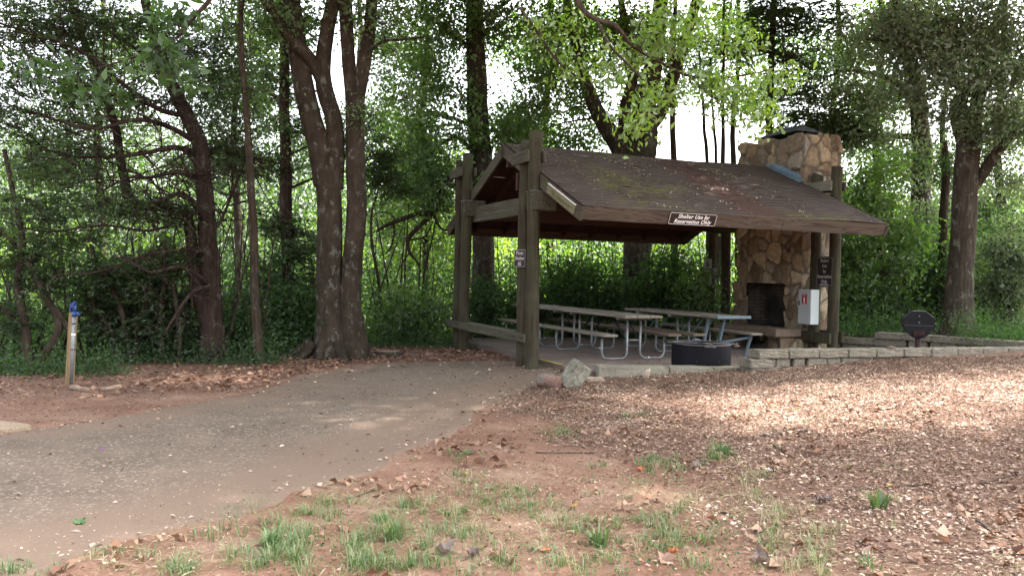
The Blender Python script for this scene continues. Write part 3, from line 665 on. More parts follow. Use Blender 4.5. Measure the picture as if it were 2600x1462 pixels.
# ------------------------------------------------------------------ fire ring
fr = thing('fire_ring', 'round black steel fire ring with folded grate bars on the concrete floor', 'fire ring', (2.95, 12.25, 0), 0)
R_, H_ = .45, .40; n = 48; b = MB()
for rr, zz0, zz1, flip in ((R_, 0, H_, 0), (R_-.012, 0, H_, 1)):
    V = [(rr*math.cos(2*math.pi*k/n), rr*math.sin(2*math.pi*k/n), z) for z in (zz0, zz1) for k in range(n)]
    F = [(k, (k+1) % n, n+(k+1) % n, n+k) for k in range(n)]; b.add(V, [f[::-1] for f in F] if flip else F)
V = [(rr*math.cos(2*math.pi*k/n), rr*math.sin(2*math.pi*k/n), H_) for rr in (R_, R_-.012) for k in range(n)]
b.add(V, [(k, (k+1) % n, n+(k+1) % n, n+k) for k in range(n)]); b.build('steel_wall', M_FIRE, fr, smooth=False)
pts = [((R_+.004)*math.cos(a), (R_+.004)*math.sin(a), H_) for a in np.linspace(0, 2*math.pi, 49)]
MB().tube(pts, .009, 8, False).build('rim', M_RINGLIP, fr, smooth=True)
MB().tube([(-.56, -.15, H_+.025), (-.3, -.2, H_+.02), (.1, -.25, H_+.02), (.5, -.2, H_+.015), (.53, -.2, H_-.012), (.44, -.24, H_-.02)], .010, 7).build('grate_bar', M_RINGLIP, fr, smooth=True)
MB().tube([(-.6, -.12, H_+.03), (-.48, -.12, H_+.035)], .018, 7).build('coil_handle', M_BLACK, fr, smooth=True)
MB().tube([(-.1, -.3, H_+.03), (.04, -.46, H_+.02), (.1, -.47, H_-.02), (-.06, -.46, H_-.015)], .009, 7).build('grate_catch', M_RINGLIP, fr, smooth=True)
for a in (-112, -68, -35): MB().tube([((R_-.002)*math.cos(math.radians(a)), (R_-.002)*math.sin(math.radians(a)), .16), ((R_+.003)*math.cos(math.radians(a)), (R_+.003)*math.sin(math.radians(a)), .16)], .012, 8).build('vent_hole', M_TAPE, fr)

# ------------------------------------------------------------------ retaining wall blocks and curb
def rough_block(name, label, c, d, rz, group, seed, cat='block', m=M_BLOCK, amp=.006, parent=None, tilt=(0, 0)):
    bm = bmesh.new(); bmesh.ops.create_cube(bm, size=1)
    for v in bm.verts: v.co = Vector((v.co.x*d[0], v.co.y*d[1], v.co.z*d[2]))
    bmesh.ops.bevel(bm, geom=bm.edges[:], offset=.012, segments=2, affect='EDGES')
    bmesh.ops.subdivide_edges(bm, edges=[e for e in bm.edges if e.calc_length() > .08], cuts=4, use_grid_fill=True)
    rg = np.random.default_rng(seed)
    for v in bm.verts: v.co += Vector(rg.normal(0, amp*.45, 3))
    me = bpy.data.meshes.new(name); bm.to_mesh(me); bm.free(); me.materials.append(m)
    o = bpy.data.objects.new(name, me); COL.objects.link(o); o.location = c; o.rotation_euler = (tilt[0], tilt[1], rz)
    if parent is not None: o.parent = parent
    if label: tag(o, label, cat, group)
    return o
def block_wall(name, label, a, b_, ztop, courses, bl=.51, bh=.122, dep=.3, seed=0, first_dx=0):
    a = Vector((a[0], a[1], 0)); b_ = Vector((b_[0], b_[1], 0)); d = (b_-a); L = d.length; x = d.normalized(); y = Vector((-x.y, x.x, 0))
    rz = math.atan2(x.y, x.x); t = thing(name, label, 'wall', a, 0); rg = np.random.default_rng(seed)
    for c in range(courses):
        cap_ = c == 0; s = 0 if cap_ else -.02+.13*c; l = bl*1.0
        while s < L:
            ll = (l if cap_ else rg.choice([.2, .34, .24]))*rg.uniform(.96, 1.04); gap = .004 if cap_ else rg.choice([.006, .008, .05])
            dd = dep if cap_ else dep-.05
            m_ = x*(s+ll/2)+y*(dep/2+(0 if cap_ else .018)+rg.normal(0, .004))
            rough_block('cap_stone' if cap_ else 'wall_block', None, Vector((m_.x, m_.y, ztop-bh/2-c*(bh+.003)+rg.normal(0, .0015))), (ll, dd, bh-.002), rz+rg.normal(0, .006), None, int(rg.integers(1e6)), parent=t)
            s += ll+gap
    return t
block_wall('retaining_wall', 'low grey concrete block wall running right along the mulch, nearest the camera', (3.56, 11.32), (8.95, 13.0), .39, 3, seed=2)
block_wall('retaining_wall', 'lower stretch of block wall right beside the chimney poles', (6.25, 15.95), (6.98, 15.2), .31, 3, seed=5)
block_wall('retaining_wall', 'taller grey block wall behind the pedestal grill', (6.96, 15.16), (9.0, 12.95), .455, 4, seed=8)
rough_block('step_block', 'single pale block one course below the left end of the front wall', (3.52, 11.4, .205), (.36, .36, .115), .3, None, 5)
rough_block('step_block', 'half buried flat block beneath the pale step block at the wall end', (3.62, 11.42, .09), (.5, .34, .11), .28, None, 6)
# long concrete curb in three lengths
lens = [1.05, .66, .62]; s = 0
lb = ['left length of concrete curb with cut end beside the tilted rock', 'middle length of concrete curb in front of the fire ring', 'right length of concrete curb meeting the block wall']
for k, l in enumerate(lens):
    a0 = Vector((1.25, 11.38, 0))+Vector((math.cos(.1), math.sin(.1), 0))*(s+l/2)
    rough_block('concrete_curb', lb[k], (a0.x, a0.y+.17, -.0), (l, .34, .2), .1+.005*k, 'concrete curb lengths', 20+k, 'curb', M_CONC, .005); s += l+.006
# rocks
def rock(name, label, loc, d, rot, m, seed, cuts=3, amp=.12, cat='rock'):
    bm = bmesh.new(); bmesh.ops.create_icosphere(bm, subdivisions=cuts, radius=.5)
    rg = np.random.default_rng(seed); ns = rg.normal(0, 1, (9, 3)); ns /= np.linalg.norm(ns, axis=1)[:, None]; hs = rg.uniform(.32, .46, 9)
    for v in bm.verts:
        p = np.array(v.co)
        for nn, hh in zip(ns, hs):
            dd = p@nn-hh
            if dd > 0: p = p-nn*dd*.85
        p = p*(1+amp*(math.sin(p[0]*17+seed)*math.sin(p[1]*15)*math.sin(p[2]*19))); v.co = Vector(p*np.array(d))
    me = bpy.data.meshes.new(name); bm.to_mesh(me); bm.free(); me.materials.append(m); me.polygons.foreach_set('use_smooth', [True]*len(me.polygons))
    o = bpy.data.objects.new(name, me); COL.objects.link(o); o.location = loc; o.rotation_euler = rot; return tag(o, label, cat)
rock('boulder', 'rounded reddish rock lying at the path end beside the tilted slab rock', (.53, 10.45, -.01), (.42, .3, .25), (0, .1, .2), M_ROCKR, 4)
rough_block('slab_rock', 'squared grey rock leaning on edge between boulder and curb', (.86, 10.5, .08), (.25, .2, .37), .5, None, 31, 'rock', M_ROCKG, .008, tilt=(.25, .55))
rough_block('flat_stone', 'flat pale stone tucked under the left end of the curb', (1.17, 11.0, -.05), (.26, .16, .09), .3, None, 33, 'rock', M_ROCKP, .008)
rock('pebble', 'small brown stone sitting on top of the front block wall', (5.83, 12.14, .408), (.17, .1, .06), (0, 0, .3), M_ROCKR, 8, 2)
rock('split_stone', 'broken pale shard of stone standing in the mulch by the curb', (1.93, 11.2, .02), (.12, .08, .2), (.3, .4, .5), M_ROCKP, 13, 2)
# concrete pad at the left edge
V, F = poly_prism([(-5.9, 6.2), (-4.62, 6.86), (-4.45, 6.98), (-4.3, 7.12), (-4.42, 7.28), (-4.8, 7.4), (-6.4, 7.7)], -.3, -.07)
tag(MB().add(V, F).build('concrete_pad', speck('pale_concrete', (.24, .18, .125), (.32, .245, .175), 45, 3, stain=(.26, .15, .1)), bevel=.012), 'corner of a pale worn concrete pad beside the asphalt at far left', 'concrete pad')

# ------------------------------------------------------------------ hydrant and its post
hp = P(186, 976, 9.95); hz = gzs(hp[0], hp[1])
pt = thing('wooden_post', 'square pale timber post beside the blue water hydrant', 'post', (hp[0], 9.85, hz), .45)
b = MB(); b.bar((0, 0, -.2), (.04, 0, .92), .098, .098, up=(0, 1, 0)); b.build('timber', W_POST, pt, bevel=.005)
hy = thing('water_hydrant', 'yard hydrant with galvanised pipe and blue pump head strapped to a post', 'hydrant', (hp[0]+.085, 9.74, hz), 0)
MB().tube([(0, 0, -.1), (.035, 0, .88)], .022, 12).build('pipe', M_GALV, hy, smooth=True)
hd = MB(); hd.tube([(.035, 0, .87), (.036, 0, .93)], .028, 12); hd.tube([(.036, 0, .92), (.04, 0, 1.01)], .02, 12)
hd.tube([(.05, 0, .92), (.095, -.01, .905), (.10, -.01, .89)], .019, 10); hd.build('pump_head', M_BLUE, hy, smooth=True)
b = MB(); b.bar((.035, -.022, .95), (.045, -.022, 1.045), .01, .03, up=(0, 1, 0)); b.bar((.035, .022, .95), (.045, .022, 1.045), .01, .03, up=(0, 1, 0)); b.bar((-.012, 0, .99), (.05, 0, 1.05), .05, .016, up=(0, 1, 0)); b.bar((-.02, 0, .92), (-.014, 0, 1.0), .018, .02, up=(0, 1, 0))
b.build('lever_handle', M_BLUE, hy, bevel=.004)
for z in (.78, .46): 
    MB().tube([(.035*z/.88, 0, z), (.035*z/.88, 0, z+.012)], .027, 12).build('strap', M_TAPE, hy)
MB().tube([(.025, 0, .64), (.026, 0, .665)], .0235, 12).build('paper_label', M_WHITE, hy)
def log_piece(name, label, a, b_, r, seed, m=W_LOG):
    a = np.array(a, float); b_ = np.array(b_, float); t = np.linspace(0, 1, 9)[:, None]; rg = np.random.default_rng(seed)
    pts = a*(1-t)+b_*t+rg.normal(0, r*.12, (9, 3)); pts = pts-a
    V, F = tube_np(pts, r*(1+rg.normal(0, .06, 9)), 10, True, .06, seed); o = MB().add(V, F).build(name, m, smooth=True); o.location = a; return tag(o, label, 'log' if 'log' in name else 'stick')
a = Pz(180, 984, -.08); b_ = Pz(226, 996, -.1); log_piece('short_log', 'short weathered log running from the foot of the hydrant post', (a[0], a[1], -.075), (b_[0], b_[1], -.085), .035, 1)
a = Pz(254, 992, -.1); b_ = Pz(308, 984, -.08); log_piece('short_log', 'half buried log curving on the soil right of the hydrant', (a[0], a[1], -.09), (b_[0], b_[1], -.075), .035, 2)
st = thing('tree_stump', 'low flat cut stump at the right foot of the twin trunked tree', 'stump', (*P(985, 890, 14.2)[:2], -.12))
V, F = tube_np([(0, 0, -.1), (0, 0, .0), (0, 0, .09), (0, 0, .1)], [.3, .27, .24, .22], 18, True, .05, 3); MB().add(V, F).build('stump_wood', B_T1, st)
MB().tube([(0, 0, .1), (0, 0, .104)], .2, 18).build('cut_face', W_LOG, st)

# ------------------------------------------------------------------ pedestal grill
GP = P(2332, 830, 12.9)
gr = thing('pedestal_grill', 'black octagonal park grill on a rusty post behind the block wall', 'grill', (GP[0], 12.9, 0), -.35)
MB().tube([(0, 0, -.1), (0, 0, .56)], .045, 14).build('post', M_RUST, gr, smooth=True)
def octa(r, k=.40): return [(-k*r, r*.86), (k*r, r*.86), (r, r*.35), (r, -r*.2), (r*.62, -r*.72), (k*.8*r, -r*.98), (-k*.8*r, -r*.98), (-r*.62, -r*.72), (-r, -r*.2), (-r, r*.35)]
o8 = octa(.235); n = len(o8)
b = MB(); V = [(x, -.07, .745+z) for x, z in o8]+[(x, .2, .745+z) for x, z in o8]; b.add(V, [tuple(range(n)), tuple(range(2*n-1, n-1, -1))]+[(k, n+k, n+(k+1) % n, (k+1) % n) for k in range(n)]); b.build('firebox', M_BLACK, gr, bevel=.004)
MB().box((0, -.085, .59), (.17, .03, .08)).build('mount_plate', M_RUST, gr, bevel=.004)
MB().box((0, -.078, .715), (.42, .01, .005)).build('lid_seam', M_RINGLIP, gr)
for (x, z) in ((0, .87), (0, .765), (.235, .755)): MB().tube([(x, -.085, z), (x, -.07, z)], .011, 8).build('bolt', M_GALV, gr)
MB().bar((-.094, -.06, .951), (.094, -.06, .951), .04, .008).build('top_edge', M_GALV, gr)
MB().bar((.094, -.06, .95), (.235, -.06, .83), .04, .006).build('top_edge', M_GALV, gr)
MB().tube([(.2, -.09, .66), (.26, -.09, .62), (.26, -.09, .6)], .012, 8).build('handle', M_BLACK, gr, smooth=True)

# ================================================================== vegetation
def unit(a): return a/(np.linalg.norm(a, axis=-1, keepdims=True)+1e-9)
def leaf_arrays(C, size, wr=.55, up=.5, droop=.25, fold=.12, rg=rng, axis=None, nrm=None):
    """folded diamond leaves, one quad each"""
    n = len(C); size = np.broadcast_to(size, (n,))[:, None]
    a = unit(rg.normal(0, 1, (n, 3))-np.array([0, 0, droop])) if axis is None else axis
    nn = rg.normal(0, 1, (n, 3))+np.array([0, 0, 1.])*up*2 if nrm is None else nrm
    s = unit(np.cross(a, nn)); nn = unit(np.cross(s, a))
    V = np.stack([C-a*size*.5, C+s*size*wr*.5+nn*size*fold+a*size*.06, C+a*size*.5-nn*size*fold*.6, C-s*size*wr*.5+nn*size*fold+a*size*.06], 1).reshape(-1, 3)
    F = np.arange(n*4).reshape(n, 4); return V, F
def wpath(pts, D, k=5, z0=None):
    """pixel path (x, y, width[, extra depth]) -> smooth world path with radii"""
    q = []
    for p in pts:
        d = D+(p[3] if len(p) > 3 else 0); c = P(p[0], p[1], d); q.append([c[0], c[1], c[2], p[2]/2*d/FPX])
    return smooth_path(q, k)
class Tree:
    def __init__(s, name, label, cat, base, D, barkm, leafm, group=None, seed=0):
        s.D = D; b = P(base[0], base[1], D); s.g = gzs(b[0], b[1]); s.base = np.array([b[0], b[1], s.g])
        s.o = thing(name, label, cat, s.base, 0, group); s.rg = np.random.default_rng(seed+100)
        s.w = NB(); s.l = NB(); s.sk = []; s.bm = barkm; s.lm = leafm; s.seed = seed
    def trunk(s, pts, n=18, rough=.07, flare=0., down=True, k=7):
        q = wpath(pts, s.D, k)
        if down:
            e = q[0].copy(); e[2] = s.g-.25; q = np.vstack([e, q])
        if flare:
            h = q[:, 2]-s.g; q[:, 3] *= 1+flare*np.exp(-np.clip(h, 0, 9)/.28)
        # wander
        q[1:, 0] += .012*np.sin(q[1:, 2]*3+s.seed)
        s.w.tube(q[:, :3], q[:, 3], n, rough, s.seed); s.sk.append(q); s.top = q[-1]; return q
    def roots(s, angs, L=.7, r=.09):
        for a in angs:
            t = np.linspace(0, 1, 8); L2 = L*s.rg.uniform(.7, 1.2); rr = max(.1, s.sk[0][1, 3]*.75)
            x = s.base[0]+np.cos(a)*(rr+t*L2)+.04*np.sin(t*6+a); y = s.base[1]+np.sin(a)*(rr+t*L2)+.04*np.cos(t*5+a)
            z = gz(x, y)+.26*(1-t)**3-.03*t; s.w.tube(np.stack([x, y, z], -1), r*(1-t*.8)+.012, 8, .08, s.seed)
    def limb(s, pts, n=9, rough=.05, k=5):
        q = wpath(pts, s.D, k); s.w.tube(q[:, :3], q[:, 3], n, rough, s.seed+len(s.sk)); s.sk.append(q); return q
    def limbw(s, pts, n=8, k=5):
        q = smooth_path(pts, k); s.w.tube(q[:, :3], q[:, 3], n, .05, s.seed+len(s.sk)); s.sk.append(q); return q
    def grow(s, C, R, nclump, nleaf, size, cs=.3, wr=.55, up=.5, twig=.012, subt=4, flat=.7, droop=.25, conn=True, spray=False):
        """clumps of leaves inside an ellipsoid, twigs grown from the nearest wood"""
        rg = s.rg; C = np.array(C); R = np.array(R)
        d = unit(rg.normal(0, 1, (nclump, 3)))*(rg.uniform(0, 1, (nclump, 1))**.45); K = C+d*R
        sk = np.vstack(s.sk)[:, :4]
        if conn:
            K = K[np.argsort(np.min(np.linalg.norm(K[:, None]-sk[None, ::3, :3], axis=2), axis=1))]
        for c in K:
            if conn:
                ds = np.linalg.norm(sk[:, :3]-c, axis=1); i = np.argmin(ds+.3*np.abs(sk[:, 2]-c[2]+.3)); a = sk[i]; L = ds[i]
                r0 = min(a[3]*.6, max(twig*.7, twig*(1+L*.9)))
                m = 5; t = np.linspace(0, 1, m)[:, None]; bend = rg.normal(0, .1*L, 3)
                pts = a[:3]*(1-t)+c*t+bend*np.sin(t*math.pi)+np.array([0, 0, .12*L])*np.sin(t*math.pi)
                rr = np.linspace(r0, twig*.45, m); s.w.tube(pts, rr, 5, .0); sk = np.vstack([sk, np.hstack([pts[1:], rr[1:, None]])])
            for q in range(subt):
                e = c+rg.normal(0, cs*1.2, 3)*np.array([1, 1, flat]); m_ = (c+e)/2+rg.normal(0, .04, 3); s.w.tube(np.array([c, m_, e]), [twig*.45, twig*.3, twig*.15], 3)
            if spray:
                ns = 8; pl = max(4, int(nleaf/ns*1.5)); o_ = c+rg.normal(0, 1, (ns, 3))*cs*np.array([1, 1, flat])*.8
                dr_ = unit(rg.normal(0, 1, (ns, 3))*np.array([1, 1, .25])-np.array([0, 0, .28])); tt = rg.uniform(0, 1, (ns, pl))
                lat = unit(np.cross(dr_, rg.normal(0, .35, (ns, 3))+np.array([0, 0, 1.]))); sg = rg.choice([-1., 1.], (ns, pl))
                Ls = cs*1.9; pos = o_[:, None]+dr_[:, None]*(tt*Ls)[..., None]+lat[:, None]*(sg*(1-tt)*Ls*.22*rg.uniform(.2, 1, (ns, pl)))[..., None]+rg.normal(0, .012, (ns, pl, 3))
                axs = unit(dr_[:, None]+lat[:, None]*sg[..., None]*.8+rg.normal(0, .2, (ns, pl, 3))).reshape(-1, 3)
                nl_ = ns*pl; V, F = leaf_arrays(pos.reshape(-1, 3), size*.85*rg.uniform(.6, 1.3, nl_), .34, axis=axs, nrm=rg.normal(0, .5, (nl_, 3))+np.array([0, 0, 1.]))
                s.l.add(V, F, np.clip(rg.normal(.5, .22)+rg.normal(0, .16, nl_), 0, 1))
                for q in range(0, ns, 2): s.w.tube(np.array([c, o_[q], o_[q]+dr_[q]*Ls*.8]), [twig*.4, twig*.3, twig*.12], 3)
                continue
            n = max(3, int(nleaf*1.25*rg.uniform(.6, 1.4))); L_ = c+rg.normal(0, 1, (n, 3))*cs*np.array([1, 1, flat])
            sz = size*rg.uniform(.65, 1.25, n); V, F = leaf_arrays(L_, sz, wr, up, droop, rg=rg)
            s.l.add(V, F, np.clip(rg.normal(.5, .22)+rg.normal(0, .16, n), 0, 1))
    def blob(s, x, y, rx, ry, dD, rD, nclump, nleaf, size, **k):
        D = s.D+dD; s.grow(P(x, y, D), (rx*D/FPX, rD, ry*D/FPX), nclump, nleaf, size, **k)
    def done(s, wood_name='trunk', leaf_name='crown'):
        s.w.build(wood_name, s.bm, s.o, smooth=True)
        s.flush(leaf_name); return s.o
    def flush(s, leaf_name='crown'):
        if s.l.V: s.l.build(leaf_name, s.lm, s.o)
        s.l = NB()
SPRAY = dict(spray=True, flat=.55)

# --- T1 twin trunked oak beside the path
t = Tree('oak_tree', 'large twin trunked brown oak with flared roots left of the shelter', 'tree', (838, 890), 13.7, B_T1, L_OAK, seed=1)
t.trunk([(842, 888, 88), (841, 850, 74), (840, 780, 67), (838, 620, 65), (836, 500, 62), (830, 430, 62)], 22, .04, .4)
t.limb([(822, 470, 52), (812, 380, 56), (790, 300, 54), (768, 200, 50), (750, 80, 46), (738, -20, 42), (725, -160, 36), (700, -420, 26, .4)], 18, .05)
t.limb([(850, 480, 44), (852, 380, 46), (846, 300, 44), (825, 230, 44), (820, 160, 40), (834, 60, 36), (848, -10, 34), (858, -180, 26), (870, -420, 18)], 16, .05)
t.limb([(836, 250, 34), (802, 175, 34), (770, 130, 32, -.2), (738, 100, 32, -.3), (700, 40, 30, -.5), (660, -30, 28, -.8), (600, -160, 20, -1.2)], 12, .05)
t.trunk([(898, 884, 66), (893, 840, 62), (889, 760, 56), (897, 640, 52), (905, 520, 52), (904, 420, 50), (902, 330, 50), (900, 250, 52)], 18, .06, .4)
t.limb([(896, 270, 34), (886, 160, 34), (880, 60, 34), (876, -40, 32), (868, -260, 22)], 14, .05)
t.limb([(905, 270, 36), (922, 180, 34), (938, 80, 30), (946, -10, 28), (960, -200, 20)], 12, .05)
t.limb([(928, 130, 10), (980, 105, 7), (1040, 100, 6), (1090, 90, 4)], 6)
t.roots([3.3, 3.9, 4.6, 5.3, 5.9, .1, 2.9], .7, .085)
t.blob(700, 40, 110, 60, -.3, 1.2, 26, 34, .085, cs=.22); t.blob(980, 60, 90, 80, .3, 1.3, 30, 36, .085, cs=.24)
t.blob(880, 20, 120, 50, 0, 1.2, 16, 30, .085, cs=.22); t.blob(905, 290, 30, 60, -.3, .25, 10, 16, .06, cs=.1); t.blob(1010, 230, 60, 60, .6, .8, 14, 28, .085, cs=.2)
t.grow(t.base+np.array([0, 0, 9.5]), (4.0, 3.6, 2.6), 120, 60, .17, cs=.5)
t.done()

# --- T2 slender trunk
t = Tree('slender_tree', 'slender straight dark tree between the cedar and the twin trunked oak', 'tree', (655, 912), 12.6, B_DARK, L_OAK, seed=2)
t.trunk([(655, 905, 26), (652, 800, 23), (646, 683, 22), (640, 520, 20), (637, 435, 19), (628, 320, 17), (621, 248, 16), (614, 120, 14), (612, 20, 13), (606, -200, 9)], 12, .05, .4)
t.blob(620, 60, 90, 70, .2, .9, 22, 30, .075, cs=.2); t.blob(640, 230, 60, 80, .2, .7, 12, 26, .07, cs=.16); t.blob(700, 330, 50, 50, .2, .6, 7, 24, .07, cs=.15)
t.grow(t.base+np.array([-.3, 0, 7.6]), (1.8, 1.8, 1.6), 40, 50, .15, cs=.4); t.done()

# --- T3 cedar behind the twin oak
t = Tree('cedar_tree', 'straight cedar with drooping dark foliage just left of the twin trunked oak', 'tree', (738, 872), 16.5, B_CED, L_CEDAR, seed=3)
t.trunk([(738, 872, 40), (733, 760, 34), (730, 600, 31), (727, 483, 31), (724, 276, 27), (721, 124, 24), (716, -20, 21), (712, -180, 15)], 14, .07, .4)
for (x, y, rx, ry, nn) in ((760, 620, 60, 45, 26), (700, 560, 45, 40, 16), (690, 700, 50, 60, 24), (770, 740, 50, 70, 26), (680, 420, 60, 40, 16), (740, 330, 60, 35, 12), (700, 200, 60, 60, 18), (740, 60, 70, 60, 22), (960, 400, 70, 60, 24), (990, 470, 50, 40, 12)):
    t.blob(x, y, rx, ry, .1, .8, nn, 70, .11, cs=.17, twig=.012, **SPRAY)
t.grow(t.base+np.array([0, 0, 9]), (1.8, 1.8, 2.), 40, 50, .2, cs=.4, **SPRAY); t.done()

# --- T4 big leaning cedar with bare lower branches
t = Tree('cedar_tree', 'big reddish cedar with forked leaning trunk and bare curving lower branches at left', 'tree', (545, 905), 12.8, B_CED, L_CEDAR, seed=4)
t.trunk([(546, 903, 62), (542, 840, 50), (536, 740, 46), (530, 640, 44), (527, 540, 40), (516, 440, 36), (508, 370, 36), (488, 320, 34), (450, 240, 30), (424, 180, 26), (395, 90, 24), (372, 20, 22), (340, -160, 15)], 18, .09, .4)
t.limb([(530, 830, 34), (505, 740, 34), (492, 660, 32), (484, 590, 28), (470, 540, 26), (420, 525, 24, -.2), (350, 520, 22, -.3), (328, 505, 24, -.3), (318, 460, 24), (305, 400, 22), (296, 330, 20), (270, 250, 20), (245, 180, 18), (215, 110, 17), (190, 40, 15), (150, -100, 10)], 12, .09)
bare = [[(500, 390, 16), (440, 375, 12, -.4), (360, 395, 9, -.7), (250, 400, 7, -.9), (150, 385, 5, -1), (60, 350, 4, -1.2)],
        [(490, 360, 14), (430, 320, 11, -.5), (350, 310, 8, -.9), (240, 330, 6, -1.2), (120, 300, 5, -1.3), (20, 260, 4, -1.4)],
        [(505, 450, 13), (450, 440, 10, -.5), (380, 450, 7, -.8), (320, 455, 5, -1), (240, 500, 3, -1)],
        [(470, 300, 12), (400, 270, 10, -.6), (300, 200, 8, -1), (200, 130, 7, -1.3), (80, 90, 5, -1.6), (0, 60, 4, -1.7)],
        [(532, 720, 12), (500, 700, 9, -.4), (450, 680, 7, -.7), (380, 690, 5, -.9), (300, 640, 4, -1)],
        [(528, 725, 9, -.2), (500, 735, 8, -.5), (470, 770, 6, -.8), (440, 810, 5, -1), (415, 845, 3.5, -1.1)],
        [(525, 560, 12), (470, 500, 9, -.5), (420, 500, 7, -.7), (380, 520, 4, -.9)],
        [(440, 220, 11), (380, 150, 9, .4), (300, 90, 7, .5), (200, 30, 5, .6), (120, -30, 4, .6)],
        [(510, 410, 10), (560, 370, 8, .4), (610, 400, 6, .6), (640, 430, 5, .7)],
        [(520, 520, 9), (470, 560, 7, -.5), (380, 585, 6, -.8), (260, 570, 5, -1), (120, 590, 4, -1.1), (0, 560, 3, -1.2)],
        [(536, 640, 9), (470, 640, 7, -.5), (370, 650, 5, -.8), (250, 690, 4, -.9), (130, 700, 3, -1)],
        [(520, 600, 8), (560, 560, 6, .3), (600, 470, 5, .5), (615, 440, 4, .5)]]
for q in bare: t.limb([(a_[0], a_[1]+6*math.sin(a_[0]*.05), a_[2]*1.25)+tuple(a_[3:]) for a_ in q], 7, .08)
rg = t.rg
allsk = [k_ for k_ in t.sk[2:]]
for q in allsk:      # bare side twigs
    for k_ in range(30 if q[:, 2].mean() > 2.3 else 5):
        a = q[rg.integers(2, len(q))]; L = rg.uniform(.3, 1.3); d = unit(rg.normal(0, 1, 3)*np.array([1, .6, .7])); e1 = a[:3]+d*L*.5+np.array([0, 0, .08]); e2 = a[:3]+d*L+rg.normal(0, .12, 3)
        t.w.tube(np.array([a[:3], e1, e2]), [min(a[3]*.6, .013), .009, .004], 4)
        for _ in range(2):
            e3 = e1+rg.normal(0, .2, 3); t.w.tube(np.array([e1, (e1+e3)/2+rg.normal(0, .03, 3), e3]), [.007, .005, .003], 3)
for (x, y, rx, ry, dd, nn) in ((80, 60, 140, 90, -1.2, 62), (260, 60, 140, 70, -.8, 46), (120, 190, 150, 60, -1.3, 40), (420, 90, 110, 80, 0, 30), (60, 300, 100, 55, -1.2, 24), (340, 240, 90, 45, -.6, 18), (520, 220, 90, 90, .3, 30), (580, 360, 70, 70, .4, 24), (560, 130, 70, 70, .4, 18),
                                (120, 430, 150, 40, -1.1, 22), (300, 520, 150, 30, -.8, 32), (80, 540, 110, 40, -1, 24), (430, 540, 60, 25, -.4, 12), (200, 380, 120, 30, -1, 12)):
    t.blob(x, y, rx, ry, dd, .9, int(nn*.95), 58, .088, cs=.19, twig=.009, subt=3, **SPRAY)
t.grow(t.base+np.array([-2, -.5, 8.2]), (3.4, 2.8, 1.8), 90, 55, .2, cs=.45, **SPRAY); t.done()

# --- left edge cedars / small trees
t = Tree('juniper_tree', 'dark many stemmed juniper at the far left edge behind the hydrant', 'tree', (70, 925), 12.2, B_DARK, L_CEDAR, seed=6)
t.trunk([(75, 925, 26), (60, 820, 22), (45, 720, 18), (60, 620, 15), (30, 480, 12), (10, 380, 10)], 9, .08)
t.limb([(100, 920, 22), (150, 830, 20), (110, 740, 16), (60, 650, 12), (-20, 560, 8)], 8)
t.limb([(190, 900, 14), (165, 820, 14), (120, 760, 12), (80, 700, 8)], 8); t.limb([(60, 830, 10), (-20, 760, 8), (-60, 700, 6)], 6)
for (x, y, rx, ry, nn) in ((20, 640, 90, 60, 20), (110, 700, 100, 60, 18), (20, 800, 70, 50, 14), (150, 600, 90, 50, 14)): t.blob(x, y, rx, ry, .2, .6, nn, 60, .10, cs=.16, subt=3, **SPRAY)
t.done()
t = Tree('juniper_tree', 'dense dark juniper thicket tree between the hydrant and the big cedar', 'tree', (330, 905), 12.6, B_DARK, L_CEDAR, seed=7)
for q in ([(330, 905, 18), (318, 840, 16), (300, 760, 14), (260, 690, 10), (230, 620, 7)], [(345, 905, 14), (350, 820, 12), (380, 740, 10), (390, 640, 8)], [(300, 905, 12), (280, 840, 11), (240, 780, 9), (215, 730, 6)], [(410, 905, 15), (405, 800, 13), (420, 700, 10), (415, 620, 7)], [(455, 900, 13), (450, 800, 11), (440, 720, 9)]):
    t.trunk(q, 8, .08)
for (x, y, rx, ry, nn) in ((300, 700, 100, 70, 42), (400, 760, 90, 80, 42), (330, 830, 110, 60, 40), (430, 660, 80, 60, 24), (250, 790, 60, 60, 20), (460, 820, 60, 60, 22)): t.blob(x, y, rx, ry, .3, .7, nn, 70, .10, cs=.16, subt=3, **SPRAY)
t.done()

